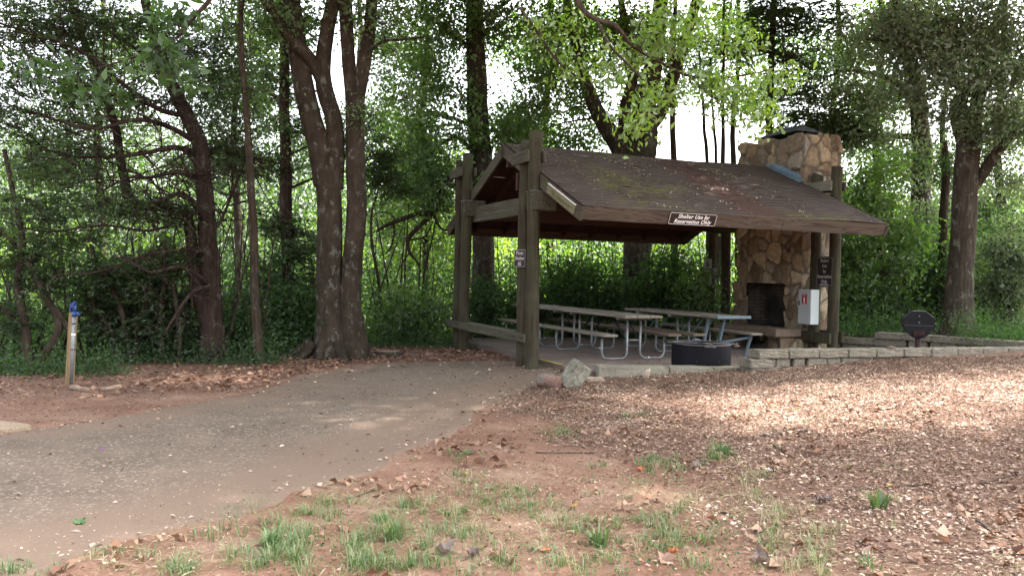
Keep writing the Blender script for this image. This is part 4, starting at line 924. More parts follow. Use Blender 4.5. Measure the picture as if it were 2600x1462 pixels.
# --- T5 tall trunk behind the left of the shelter
t = Tree('tall_oak', 'tall straight oak with leafy shoots up its trunk behind the left gable', 'tree', (1222, 852), 19.5, B_OAK, L_OAK, seed=8)
t.trunk([(1225, 850, 66), (1227, 740, 58), (1226, 640, 56), (1224, 500, 55), (1220, 400, 56), (1213, 300, 54), (1209, 180, 50), (1206, 60, 46), (1203, -60, 42), (1200, -260, 34), (1195, -520, 24)], 20, .06, .3)
t.limb([(1205, 130, 14), (1150, 90, 12), (1090, 40, 10), (1040, -20, 8)], 7); t.limb([(1212, 330, 12), (1150, 300, 9), (1080, 290, 7), (1020, 300, 4)], 6); t.limb([(1215, 60, 12), (1280, 10, 9), (1340, -30, 7)], 6)
t.limb([(1200, 380, 12, -.5), (1150, 350, 9, -1), (1080, 400, 7, -1), (1030, 440, 4, -1)], 6)
for (x, y, rx, ry, dd, nn) in ((1110, 60, 110, 80, -.4, 52), (1080, 200, 80, 70, -.6, 34), (1190, 110, 60, 60, .6, 14), (1060, 310, 70, 60, -.6, 32), (1180, 240, 40, 60, -.7, 9), (1195, 345, 50, 35, -1, 13), (1085, 400, 70, 60, -1, 34), (1290, 330, 50, 40, -.6, 14), (1260, 60, 70, 60, -.4, 22), (1050, 480, 60, 50, -.9, 22), (1120, 480, 50, 70, -1, 20)):
    t.blob(x, y, rx, ry, dd, 1.1, nn, 40, .12, cs=.27)
t.grow(t.base+np.array([0, 0, 13]), (4.2, 4, 3.5), 110, 55, .24, cs=.6); t.done()
# dead limb left of the shelter
t = Tree('dead_tree', 'dark crooked dead limb hanging in the gap left of the shelter', 'dead tree', (1160, 860), 18, B_DARK, L_OAK, seed=9)
t.trunk([(1172, 855, 20), (1168, 700, 18), (1166, 560, 17), (1160, 450, 18), (1130, 470, 18), (1112, 520, 17), (1098, 540, 16), (1056, 545, 13), (1007, 562, 11), (975, 575, 8), (955, 590, 5)], 9, .12, k=4)
t.limb([(1095, 548, 13), (1065, 575, 11), (1038, 605, 10), (1040, 640, 8), (1060, 665, 6), (1068, 690, 4)], 7, .12); t.limb([(1098, 540, 8), (1120, 580, 6), (1150, 585, 4)], 6); t.limb([(1040, 610, 6), (1080, 600, 5), (1100, 560, 3)], 5)
t.limb([(1000, 565, 6), (1000, 600, 5), (985, 640, 4), (960, 650, 2)], 5); t.limb([(1007, 562, 5), (985, 540, 4), (940, 545, 2)], 5); t.limb([(1040, 640, 5), (1015, 680, 4), (1000, 720, 2)], 5)
for x0 in range(8):
    a = t.sk[0][t.rg.integers(18, 40)] if len(t.sk[0]) > 40 else t.sk[0][-3]; e = a[:3]+t.rg.normal(0, .4, 3); t.w.tube(np.array([a[:3], (a[:3]+e)/2+t.rg.normal(0, .08, 3), e]), [.012, .008, .004], 4)
t.done('limb')
# thin saplings left centre
for (i_, pts, lab) in ((0, [(978, 860, 9), (968, 780, 9), (958, 700, 8), (945, 620, 8), (945, 540, 6), (960, 480, 5)], 'thin curved dark sapling just right of the twin trunked oak'),
                       (1, [(1062, 870, 6), (1068, 800, 6), (1075, 700, 5), (1100, 600, 4), (1110, 520, 3)], 'thin upright sapling midway between the oak and the shelter')):
    t = Tree('sapling', lab, 'sapling', pts[0][:2], 17+i_, B_DARK, L_OAK, 'saplings in the woods', seed=10+i_); t.trunk(pts, 7, .05)
    t.blob(pts[-1][0], pts[-1][1], 60, 50, 0, .6, 14, 34, .10, cs=.2); t.done()

# --- T6 big forked oak behind the roof
t = Tree('forked_oak', 'massive grey oak forking low behind the middle of the roof', 'tree', (1618, 860), 20.5, B_OAK, L_BRIGHT, seed=12)
t.trunk([(1616, 858, 82), (1617, 760, 70), (1618, 650, 66), (1619, 520, 68), (1620, 420, 76), (1628, 370, 76), (1634, 320, 66), (1640, 250, 54), (1655, 190, 46), (1668, 100, 40), (1678, 0, 36), (1690, -200, 28)], 22, .07, .25)
t.limb([(1605, 430, 48), (1580, 385, 48), (1556, 345, 44), (1525, 300, 36), (1500, 245, 32), (1480, 185, 28), (1464, 120, 24), (1445, 40, 20), (1430, -60, 16)], 14, .06)
t.limb([(1600, 400, 34), (1585, 330, 34), (1590, 260, 30), (1610, 180, 26), (1590, 80, 20), (1570, -40, 16)], 12, .06)
t.limb([(1645, 330, 34), (1680, 280, 32), (1705, 210, 30), (1730, 130, 28), (1755, 50, 26), (1775, -30, 24), (1800, -200, 16)], 12, .06)
for (x, y, rx, ry, dd, nn) in ((1400, 60, 120, 70, -.5, 48), (1390, 190, 90, 60, -.5, 32), (1340, 280, 90, 45, -.6, 30), (1480, 260, 80, 60, .8, 22), (1560, 110, 110, 90, .5, 42), (1660, 200, 90, 80, 1., 26), (1430, 360, 90, 35, .5, 22), (1620, 60, 100, 60, -.4, 26), (1540, 330, 60, 40, .9, 10), (1310, 370, 60, 40, -.5, 16)):
    t.blob(x, y, rx, ry, dd, 1.2, nn, 40, .125, cs=.28)
t.grow(t.base+np.array([0, 0, 13.5]), (4.5, 4, 3.5), 110, 55, .26, cs=.6); t.done()

# --- slim trunks right of the big oak
spec = [([(1712, 860, 20), (1712, 600, 18), (1710, 400, 16), (1708, 250, 14), (1712, 80, 12), (1716, -80, 10)], 21, 'slim straight trunk close right of the massive forked oak', L_OAK, [(1720, 120, 50, 60, 12), (1712, 240, 30, 50, 6)]),
        ([(1797, 860, 11), (1796, 420, 9), (1788, 330, 8), (1782, 220, 6), (1776, 120, 4)], 22, 'thin bare trunk left of three above the roof near the chimney', L_OAK, [(1780, 130, 30, 30, 3)]),
        ([(1820, 860, 9), (1819, 420, 8), (1812, 330, 7), (1808, 240, 5), (1803, 150, 4)], 22.5, 'thinnest bare trunk in the middle of three above the roof', L_OAK, [(1805, 150, 30, 30, 3)]),
        ([(1836, 860, 12), (1836, 420, 12), (1835, 330, 10), (1836, 220, 9), (1838, 60, 7), (1840, -60, 5)], 21.5, 'thin dark trunk right of three above the roof beside the chimney', L_OAK, [(1840, 40, 50, 40, 6)])]
for i_, (pts, D, lab, lm, bl) in enumerate(spec):
    t = Tree('slim_tree', lab, 'tree', pts[0][:2], D, B_DARK, lm, 'slim trees above the roof', seed=20+i_); t.trunk(pts, 8, .05, k=4)
    for k_ in range(9):
        a = t.sk[0][t.rg.integers(len(t.sk[0])//2, len(t.sk[0]))]; sgn = t.rg.choice([-1, 1]); e = a[:3]+np.array([sgn*t.rg.uniform(.3, 1.0), t.rg.normal(0, .3), t.rg.uniform(-.1, .5)])
        t.w.tube(np.array([a[:3], (a[:3]+e)/2+t.rg.normal(0, .06, 3), e]), [.014, .010, .005], 4)
    for (x, y, rx, ry, nn) in bl: t.blob(x, y, rx, ry, 0, .6, nn, 30, .11, cs=.22)
    t.done()
# --- T11 pine above the chimney
t = Tree('pine_tree', 'dark pine with feathery needles rising behind the chimney', 'tree', (1955, 860), 23, B_DARK, L_CEDAR, seed=30)
t.trunk([(1945, 860, 24), (1950, 500, 20), (1952, 340, 18), (1957, 200, 16), (1962, 60, 14), (1964, -60, 12), (1966, -260, 8)], 10, .05)
for (x, y, rx, ry, nn) in ((1950, 60, 80, 60, 34), (2010, 140, 60, 50, 16), (1880, 130, 50, 40, 10), (1960, 220, 50, 50, 10), (2080, 40, 70, 50, 22), (2060, 300, 90, 40, 26), (2150, 330, 80, 30, 22), (1930, 0, 90, 40, 18), (2020, 250, 50, 30, 10)):
    t.blob(x, y, rx, ry, 0, 1.1, nn, 62, .16, cs=.26, twig=.016, **SPRAY)
t.grow(t.base+np.array([0, 0, 13]), (3, 3, 3), 50, 45, .28, cs=.5, **SPRAY); t.done()

# --- T12 tall trunk behind right
t = Tree('tall_oak', 'tall pale grey oak behind the grill, thinner and farther than its neighbour', 'tree', (2345, 850), 23, B_OAK, L_GREY, seed=31)
t.trunk([(2346, 850, 52), (2343, 700, 47), (2341, 560, 46), (2341, 450, 47), (2342, 370, 46), (2335, 290, 40), (2322, 200, 36), (2300, 110, 32), (2280, 30, 30), (2268, -60, 26), (2250, -300, 18)], 16, .06, .2)
t.limb([(2335, 300, 20), (2290, 220, 16), (2220, 190, 12), (2150, 180, 8), (2090, 200, 5)], 7); t.limb([(2340, 350, 18), (2270, 345, 14), (2180, 350, 9), (2120, 350, 5)], 7)
for (x, y, rx, ry, dd, nn) in ((2190, 110, 110, 60, -.3, 40), (2130, 230, 90, 60, -.3, 30), (2220, 270, 90, 50, -.3, 30), (2200, 350, 100, 35, -.3, 30), (2330, 60, 90, 60, -.4, 28), (2340, 420, 50, 60, -.8, 18), (2350, 560, 60, 50, -.9, 22)):
    t.blob(x, y, rx, ry, dd, 1.2, nn, 46, .12, cs=.28)
t.grow(t.base+np.array([-1, 0, 14]), (4, 4, 3.5), 90, 50, .26, cs=.6); t.done()

# --- T13 big right oak
t = Tree('broad_oak', 'big broad oak with grey green leaves standing at right behind the walls', 'tree', (2428, 856), 15.3, B_OAK, L_GREY, seed=32)
t.trunk([(2428, 856, 90), (2430, 820, 76), (2434, 740, 67), (2440, 640, 62), (2447, 520, 60), (2453, 430, 58), (2458, 370, 60), (2460, 330, 60)], 20, .06, .18)
t.limb([(2445, 350, 40), (2430, 310, 32), (2424, 270, 28), (2438, 235, 24), (2420, 200, 18, -.3), (2360, 150, 13, -.6), (2280, 110, 9, -.8), (2200, 100, 6, -1)], 10, .08)
t.limb([(2470, 350, 38), (2480, 260, 32), (2500, 160, 28), (2530, 60, 24), (2560, -40, 20), (2590, -200, 14)], 12, .08)
t.limb([(2462, 480, 34), (2490, 450, 28), (2525, 395, 25, -.2), (2560, 355, 22, -.4), (2600, 325, 20, -.6), (2680, 260, 15, -.8)], 10, .08)
t.limb([(2455, 330, 26), (2445, 260, 22, -.4), (2470, 180, 18, -.8), (2440, 100, 14, -1), (2380, 40, 10, -1.2)], 9, .08); t.limb([(2490, 240, 14, -.5), (2540, 190, 11, -.8), (2620, 150, 8, -1)], 7)
for (x, y, rx, ry, dd, nn) in ((2480, 70, 150, 70, -.8, 66), (2340, 130, 110, 70, -.9, 46), (2560, 170, 80, 70, -.8, 36), (2420, 190, 90, 50, -1, 26), (2260, 60, 90, 60, -1, 28), (2540, 300, 80, 60, -.7, 30), (2310, 240, 60, 40, -.9, 14), (2580, 420, 50, 60, -.3, 14), (2400, 290, 40, 40, -.7, 8), (2490, 300, 40, 60, -.8, 12)):
    t.blob(x, y, rx, ry, dd, 1.0, nn, 56, .085, cs=.22)
t.grow(t.base+np.array([.5, -.5, 9.3]), (4.4, 3.8, 2.4), 150, 60, .17, cs=.5); t.done()
t = Tree('dark_tree', 'narrow dark ivy covered trunk hidden behind the broad oak', 'tree', (2395, 850), 19, B_DARK, L_DARK, seed=33)
t.trunk([(2388, 850, 24), (2390, 700, 22), (2396, 560, 22), (2402, 440, 20), (2398, 360, 14)], 10, .08); t.blob(2375, 700, 40, 100, 0, .6, 26, 44, .09, cs=.2); t.blob(2392, 420, 30, 40, 0, .5, 8, 34, .09, cs=.2); t.done()
t = Tree('leaning_tree', 'leaning young tree with bright maple like leaves between the right poles and the grill', 'tree', (2205, 850), 18.5, B_DARK, L_OAK, seed=34)
t.trunk([(2206, 852, 18), (2215, 800, 17), (2229, 745, 17), (2248, 690, 14), (2270, 640, 9), (2300, 580, 7)], 9, .06); t.limb([(2238, 715, 9), (2235, 640, 7), (2200, 560, 5), (2190, 500, 3)], 6)
for (x, y, rx, ry, nn) in ((2200, 500, 80, 70, 34), (2170, 620, 60, 60, 30), (2290, 600, 70, 50, 28), (2240, 440, 60, 40, 12), (2280, 700, 60, 50, 22), (2200, 760, 70, 50, 26)): t.blob(x, y, rx, ry, 0, .9, nn, 40, .115, cs=.24, droop=.4)
t.done()

# --- overhanging oak: trunk behind the camera, limbs reach into the top of the view
t = Tree('overhanging_oak', 'near oak whose bright leafy branch hangs into the top of the view over the roof', 'tree', (1300, 1300), 7.2, B_DARK, L_NEAR, seed=40)
t.o.location = (-3.2, -2.0, gzs(-3.2, -2.)); t.base = np.array(t.o.location)
q = smooth_path([[-3.2, -2, -.4, .30], [-3.15, -2, 1.5, .26], [-3.0, -1.9, 4, .24], [-2.8, -1.6, 7, .2], [-2.6, -1.3, 10, .14]], 7); t.w.tube(q[:, :3], q[:, 3], 18, .06, 3); t.sk.append(q)
e = P(1455, -30, 7.0)
t.limbw([[-2.9, -1.8, 5.2, .14], [-1.8, .6, 5.6, .11], [-.8, 3.4, 5.4, .08], [e[0]-.3, e[1]-1.2, e[2]+.45, .05], [e[0], e[1], e[2], .028]])
t.D = 7.0
t.limb([(1455, -30, 15), (1480, 25, 14), (1515, 50, 13), (1560, 65, 12), (1600, 110, 11, .1), (1660, 150, 9, .2), (1740, 190, 8, .3), (1800, 200, 6, .4), (1870, 195, 5, .5), (1950, 180, 3, .6)], 7, .08)
t.limb([(1515, 50, 8), (1545, 110, 7, -.1), (1600, 170, 6, -.2), (1640, 210, 4, -.2)], 6, .06); t.limb([(1750, 190, 5, .3), (1790, 235, 4, .3), (1840, 260, 3, .3)], 5)
t.limb([(1320, 20, 8, .5), (1370, 90, 7, .5), (1420, 160, 6, .6), (1500, 220, 4, .7)], 6)
for (x, y, rx, ry, dd, nn, nl) in ((1700, 110, 120, 60, .2, 30, 14), (1830, 230, 110, 60, .4, 26, 14), (1620, 300, 60, 50, -.1, 12, 12), (1920, 310, 60, 50, .4, 14, 12), (1560, 160, 60, 60, 0, 12, 12), (1740, 40, 130, 40, .3, 20, 14), (1660, 230, 60, 40, 0, 12, 12), (1440, 190, 70, 60, .6, 9, 12), (1980, 210, 60, 50, .6, 12, 12), (1400, 60, 80, 50, .5, 12, 12), (1870, 120, 70, 50, .5, 12, 12)):
    t.blob(x, y, rx, ry, dd, .45, nn, int(nl*1.2), .074, cs=.085, twig=.006, wr=.42, up=.3, droop=.5, subt=1)
t.flush(); t.lm = L_DARK
e = P(560, -60, 5.8)
t.limbw([[-2.9, -1.8, 4.6, .12], [-2.9, .8, 4.8, .09], [-2.7, 3.2, 4.4, .06], [e[0], e[1]-.3, e[2]+.1, .03], list(P(480, 60, 5.8))+[.012], list(P(380, 130, 5.8))+[.008], list(P(260, 170, 5.8))+[.005]])
t.D = 5.8
for (x, y, rx, ry, nn) in ((400, 160, 90, 50, 12), (180, 190, 110, 40, 9), (440, 70, 90, 60, 12), (290, 250, 70, 30, 6), (470, 200, 60, 40, 7)): t.blob(x, y, rx, ry, 0, .35, nn, 10, .095, cs=.07, twig=.005, wr=.42, up=.2, droop=.6, subt=1)
t.grow(np.array([-2.8, -1.6, 9.5]), (2.6, 2.6, 1.8), 34, 40, .18, cs=.45); t.done()
# --- unseen oak added at right, leaf layer shaped to shade the clearing
t = Tree('added_shade_oak', 'unseen oak added beyond the right edge, its floating leaf layer shaped to shade the clearing', 'tree', (1300, 1300), 7.2, B_OAK, L_OAK, seed=41)
t.o.location = (9.5, 3.2, gzs(9.5, 3.2)); t.base = np.array(t.o.location)
q = smooth_path([[9.5, 3.2, -.2, .34], [9.4, 3.4, 2.5, .28], [9., 4, 6, .24], [8.2, 5, 9, .18], [7.6, 5.8, 11, .12]], 7); t.w.tube(q[:, :3], q[:, 3], 16, .06, 3); t.sk.append(q)

for e_ in ((2, 8, 9.4), (5, 13, 9.7), (0, 14, 10), (1, 5.5, 9.4)):
    t.limbw([[8.6, 4.4, 7.4, .16], [(8.6+e_[0])/2, (4.4+e_[1])/2, 8.9, .11], [e_[0], e_[1], e_[2], .04]])
rg_ = np.random.default_rng(3)
K = np.stack([rg_.uniform(-5, 21, 9000), rg_.uniform(5.8, 26, 9000), rg_.uniform(8.8, 10.6, 9000)], -1); K[:, 2] += np.clip(K[:, 1]-17, 0, 9)*.55
sx_ = K[:, 0]-.727*K[:, 2]*.951; sy_ = K[:, 1]-.727*K[:, 2]*.309      # where each clump's shadow lands
sun_patch = (sx_ > 1.6) & (sx_ < 10.5) & (np.abs(sy_-(9.0+.12*(sx_-5))) < 1.6*(.8+.45*vnoise(sx_, sy_, .9, 4)))
sun_patch |= ((sx_-2.7)**2+((sy_-4.1)*1.3)**2) < .4
rx_3 = K[:, 0]-.727*(K[:, 2]-3)*.951; ry_3 = K[:, 1]-.727*(K[:, 2]-3)*.309; rc_ = UV(4.7, -.4)
roof_patch = ((rx_3-rc_[0])/1.5)**2+((ry_3-rc_[1])/.8)**2 < 1
keep = ~sun_patch & ~roof_patch & (vnoise(sx_, sy_, 1.3, 9) > .07) & (sx_ < 14) & (sx_ > -12)
K = K[keep][:2650]
for c in K: 
    t.grow(c, (.1, .1, .1), 1, 95, .2, cs=.42, conn=False, subt=1)
t.done()

# ------------------------------------------------------------------ shrubs behind the shelter and on the right
def shrub(label, x, y, D, rx, ry, n, nl, size, lm, seed, rD=.8, name='shrub', cs=.2):
    t = Tree(name, label, 'shrub', (x, y), D, B_DARK, lm, 'shrubs at the wood edge', seed=seed)
    for k_ in range(6):
        x1 = x+t.rg.uniform(-.8, .8)*rx; t.trunk([(x+t.rg.uniform(-.3, .3)*rx, y, 5), ((x+x1)/2, y-ry*.8, 4), (x1, y-ry*1.7, 2.5)], 5, 0, k=3)
    t.blob(x, y-ry*.95, rx, ry, 0, rD, n, nl, size, cs=cs); t.done('stems', 'foliage')
shr = [('dark leafy shrub against the left end of the floor behind the bench', 1235, 850, 17.6, 50, 80, 46, 40, .09, L_DARK),
       ('tall dark shrub behind the middle picnic tables with an upright stem', 1450, 850, 19, 80, 110, 90, 46, .10, L_DARK),
       ('bushy dark green shrub behind the joint of the two front tables', 1345, 850, 18.4, 60, 70, 50, 42, .09, L_DARK),
       ('dense shrub to the right of the massive oak trunk under the roof', 1700, 850, 19, 80, 110, 80, 46, .10, L_DARK),
       ('lighter leafy shrub right beside the far right poles', 1770, 850, 18, 45, 90, 44, 40, .09, L_OAK),
       ('shadowed shrub in front of the massive oak trunk', 1560, 850, 18.8, 60, 80, 60, 44, .10, L_DARK),
       ('bright leafy bush immediately right of the shelter poles', 2160, 850, 18.5, 50, 120, 70, 44, .10, L_OAK),
       ('low bushes left of the pedestal grill behind the block wall', 2260, 850, 18, 60, 60, 50, 42, .085, L_DARK),
       ('tall grey green bush at the right edge behind the broad oak', 2560, 855, 17.5, 80, 150, 130, 50, .085, L_GREY),
       ('olive green bush between the broad oak and the right edge bush', 2490, 850, 19, 50, 110, 60, 46, .085, L_OAK),
       ('green bush right behind the pedestal grill', 2330, 850, 19.5, 50, 110, 60, 46, .09, L_DARK),
       ('leafy bush between the twin trunked oak and the shelter', 1040, 880, 17, 90, 80, 80, 44, .09, L_OAK),
       ('small dark shrub hugging the left side of the twin trunked oak', 745, 893, 15.5, 60, 90, 70, 44, .09, L_DARK),
       ('dark shrub between the slender tree and the big cedar', 600, 905, 14.5, 50, 90, 50, 44, .09, L_DARK)]
for i_, (lb_, x, y, D, rx, ry, n_, nl, sz, lm) in enumerate(shr): shrub(lb_, x, y, D, rx, ry, n_, nl, sz, lm, 50+i_)

# ------------------------------------------------------------------ stuff: undergrowth and the woods beyond
def scatter_leaves(name, rects, m, kind_label, wr=.55, stems=0, seed=0):
    """rects: (x0, x1, ytop, ybottom, D, rD, n, size); clumpy foliage filling a slab of space"""
    rg = np.random.default_rng(seed); nb = NB(); st = NB()
    for (x0, x1, yt, yb, D, rD, n, size) in rects:
        nc = max(4, n//26); cx_ = rg.uniform(x0, x1, nc); dd = D+rg.uniform(-rD, rD, nc)
        top = yt+45*(vnoise(cx_, cx_*0, .012, seed)-.5)*2+22*(vnoise(cx_, cx_*0, .04, seed+3)-.5)*2
        cy_ = top+(yb-top)*rg.uniform(0, 1, nc)**.85
        C = np.array([P(a, b, d) for a, b, d in zip(cx_, cy_, dd)]); pick = rg.integers(0, nc, n)
        cs = .32*D/20; K = C[pick]+rg.normal(0, cs, (n, 3))*np.array([1, 1, .7])
        g = gz(K[:, 0], K[:, 1]); K[:, 2] = np.maximum(K[:, 2], g+.05)
        cv = np.clip(rg.normal(.5, .22, nc), 0, 1); V, F = leaf_arrays(K, size*rg.uniform(.6, 1.3, n), wr, .4, rg=rg); nb.add(V, F, np.clip(cv[pick]+rg.normal(0, .15, n), 0, 1))
        for _ in range(stems*int((x1-x0)/100)):
            xx = rg.uniform(x0, x1); d = D+rg.uniform(-rD, rD); b0 = P(xx, yb, d); b0[2] = gzs(b0[0], b0[1])-.1; h = rg.uniform(1.2, 3.5); e = b0+np.array([rg.normal(0, .35), rg.normal(0, .3), h])
            mid = (b0+e)/2+rg.normal(0, .12, 3); st.tube(np.array([b0, mid, e]), np.array([1, .7, .3])*rg.uniform(.012, .035), 5)
    o = nb.build(name, m, None); tag(o, kind_label, name.replace('_', ' '), kind='stuff')
    if stems and st.V:
        s_ = st.build('undergrowth_stems', B_DARK, None, smooth=True); tag(s_, 'thin dark stems standing through the undergrowth', 'stems', kind='stuff')
    return o
scatter_leaves('undergrowth', [(-60, 520, 640, 900, 15, 1.2, 6200, .085), (480, 800, 660, 890, 16.5, 1.2, 4600, .085), (900, 1160, 680, 870, 18.5, 1.2, 4200, .09),
    (1150, 1460, 660, 850, 21, 1.2, 5000, .10), (1440, 1860, 650, 850, 21.5, 1.3, 6800, .10), (2110, 2420, 600, 850, 20.5, 1.2, 7000, .10), (2400, 2680, 560, 850, 21, 1.4, 9000, .10), (-60, 700, 800, 915, 13.9, .8, 6000, .07)],
    L_DARK, 'dense dark green undergrowth along the edge of the wood', stems=7, seed=3)
scatter_leaves('low_groundcover', [(-60, 300, 905, 955, 10.9, .35, 2600, .05), (250, 700, 880, 925, 12.6, .4, 4200, .05), (560, 840, 880, 905, 14.2, .4, 1600, .055), (900, 1180, 862, 885, 16.2, .4, 3000, .055), (1190, 1800, 838, 856, 18.6, .6, 4200, .06), (2130, 2400, 830, 856, 17.2, .8, 3500, .06), (2440, 2640, 838, 858, 15.8, .8, 3500, .05), (2140, 2420, 846, 862, 16.2, .5, 3500, .05), (2450, 2640, 856, 872, 14.2, .5, 4500, .045)],
    L_DARK, 'low weeds and ground cover where the leaf litter meets the wood', seed=5)
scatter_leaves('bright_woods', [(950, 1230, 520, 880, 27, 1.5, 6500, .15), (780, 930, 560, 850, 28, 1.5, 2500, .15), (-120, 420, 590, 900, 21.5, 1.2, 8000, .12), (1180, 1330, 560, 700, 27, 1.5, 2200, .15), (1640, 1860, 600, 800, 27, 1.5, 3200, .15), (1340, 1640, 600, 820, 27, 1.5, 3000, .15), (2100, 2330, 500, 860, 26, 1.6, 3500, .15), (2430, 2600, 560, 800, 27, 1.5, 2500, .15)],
    leaf_mat('leaf_sunlit', [(.06, .11, .02), (.10, .17, .03), (.15, .225, .045)], (2.4, 2.5, .7), .5), 'woods beyond the shade, sunlight put into their bright green leaf colour', seed=7)  # paler leaf copy, sunlight put into the colour
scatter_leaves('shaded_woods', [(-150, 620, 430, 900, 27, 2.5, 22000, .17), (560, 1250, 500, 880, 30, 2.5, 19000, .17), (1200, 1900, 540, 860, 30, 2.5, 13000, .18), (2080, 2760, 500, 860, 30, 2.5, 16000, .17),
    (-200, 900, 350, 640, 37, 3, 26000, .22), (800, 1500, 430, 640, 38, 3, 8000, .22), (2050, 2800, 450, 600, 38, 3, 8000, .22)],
    L_WOODS, 'woods filling the view behind the clearing, shade put into their deeper green', seed=17)  # darker leaf copy, shade put into the colour
for i_, (x, w_, D, seed_, lm, bl, lab) in enumerate([
    (255, 22, 25, 1, L_WOODS, [(230, 300, 150, 90, 50), (330, 120, 130, 90, 44), (120, 400, 110, 60, 30)], 'background tree far left seen through the cedar branches'),
    (600, 20, 24, 2, L_WOODS, [(600, 250, 130, 110, 56), (540, 420, 110, 60, 30), (660, 90, 110, 80, 34)], 'background tree seen between the cedar and the slender trunk'),
    (905, 22, 27, 3, L_WOODS, [(960, 330, 110, 90, 46), (1010, 130, 90, 90, 34), (780, 380, 60, 60, 16)], 'background tree rising right behind the twin trunked oak'),
    (1075, 18, 25, 4, L_BRIGHT, [(1080, 420, 110, 80, 40), (1130, 560, 90, 70, 30), (1020, 560, 80, 60, 22)], 'bright leaved background tree in the gap left of the gable'),
    (1390, 24, 29, 5, L_OAK, [(1380, 130, 130, 90, 44), (1330, 340, 90, 50, 30), (1460, 60, 110, 60, 28)], 'background tree above the left half of the roof ridge'),
    (2120, 22, 28, 6, L_WOODS, [(2090, 150, 110, 80, 36), (2160, 330, 90, 60, 26), (2140, 500, 80, 70, 26)], 'background tree between the chimney and the tall pale oak'),
    (1868, 18, 27, 9, L_OAK, [(1860, 90, 120, 90, 34), (1790, 190, 60, 50, 8), (1900, 250, 60, 50, 10)], 'background tree with loose foliage just left of the chimney top'),
    (2230, 20, 26, 10, L_OAK, [(2240, 400, 90, 60, 20), (2250, 230, 110, 70, 26), (2290, 40, 110, 60, 26)], 'background tree filling the gap left of the tall pale oak'),
    (2540, 24, 26, 7, L_GREY, [(2560, 330, 110, 90, 46), (2540, 520, 110, 90, 46), (2480, 150, 110, 80, 34)], 'grey green background tree at the right edge of the wood'),
    (2400, 18, 27, 8, L_WOODS, [(2400, 420, 90, 80, 26), (2420, 600, 90, 80, 30)], 'dim background tree showing through behind the broad oak')]):
    t = Tree('woodland_tree', lab, 'tree', (x, 860), D, B_DARK, lm, 'background trees in the wood', seed=70+seed_)
    t.trunk([(x, 860, w_), (x+6, 600, w_*.9), (x-8, 350, w_*.75), (x+10, 120, w_*.6), (x+4, -60, w_*.45)], 9, .06, k=5)
    for (bx, by, rx_, ry_, nn) in bl: t.blob(bx, by, rx_, ry_, 0, 1.6, int(nn*1.4), 50, .14, cs=.36, twig=.018)
    t.done()
scatter_leaves('distant_woods', [(-400, 1400, 440, 880, 46, 4, 24000, .34), (1400, 3000, 520, 880, 50, 4, 14000, .34)], L_OAK, 'far wall of green trees closing the view', seed=9)

# ------------------------------------------------------------------ stuff: mulch, litter, grass
def scatter_ground(name, label, m, n, xr, yr, maskf, size, seed, wr=.5, tilt=.45, lift=.012, jit=.012, fold=.1, varc=(.5, .25), zf=gz):
    rg = np.random.default_rng(seed); x = rg.uniform(*xr, n); y = yr[0]+(yr[1]-yr[0])*rg.uniform(0, 1, n)**1.15; k = rg.uniform(0, 1, n) < maskf(x, y); x = x[k]; y = y[k]; n = len(x)
    C = np.stack([x, y, zf(x, y)+lift+rg.uniform(0, jit, n)], -1); th = rg.uniform(0, 2*math.pi, n); ax_ = unit(np.stack([np.cos(th), np.sin(th), rg.normal(0, tilt*.5, n)], -1)); nn = unit(rg.normal(0, tilt, (n, 3))+np.array([0, 0, 1.]))
    V, F = leaf_arrays(C, size*np.clip(np.exp(rg.normal(-.2, .4, n)), .3, 1.45), wr*np.exp(rg.normal(0, .35, (n, 1))), rg=rg, axis=ax_, nrm=nn, fold=fold); o = mesh_np(name, V, F, m, None, np.clip(rg.normal(varc[0], varc[1], n)+.35*(vnoise(x, y, 1.4, 21)-.5)+.25*(vnoise(x, y, 4, 22)-.5), 0, 1)); return tag(o, label, name.replace('_', ' '), kind='stuff')
def not_slab(x, y): 
    u = (x-OX)*CA+(y-OY)*SA; return ~((u > .34) & (u < 8) & (y > 11.4+(x-1.25)*.12) & (y < 18))
mm = lambda x, y: mulch_mask(x, y)*not_slab(x, y)*(y < np.where(x < 3.5, 11.42+(x-1.25)*.1, wall1(x))+.02)
def no_path(x, y): return ~((x > np.interp(y, ys, PLX)) & (x < np.interp(y, ys, PRX)) & (y > .5) & (y < 13.6))
scatter_ground('wood_mulch', 'pale and brown wood chip mulch covering the slope below the block wall', L_CHIP, 260000, (-.6, 11), (3.3, 13.6), lambda x, y: mm(x, y)*(.55+.45*sstep(5, 7.5, y)+.35*sstep(1.6, 3, x))*(no_path(x, y)*.93+.05), .031, 1, .40, .3, .006, .02, varc=(.46, .2))
scatter_ground('leaf_litter', 'brown fallen leaves covering the soil beside the path and shelter', L_DEAD, 30000, (-12, 1.2), (8.3, 18), lambda x, y: litter_mask(x, y)*(no_path(x, y)*.96+.04)*(y < woodsE(x)+.6)*((x < .62) | (y < 12))*(.3+.7*sstep(-5, -3, x))*not_slab(x, y), .075, 2, .5, .5, .012, .03)
scatter_ground('soil_debris', 'bark crumbs and small twigs scattered over the red soil', L_CHIP, 130000, (-9, 5), (3.2, 11.5), lambda x, y: (1-.6*mulch_mask(x, y))*no_path(x, y)*(.15+.75*vnoise(x, y, 1.7, 4)), .026, 3, .3, .3, .005, .008, varc=(.36, .22))
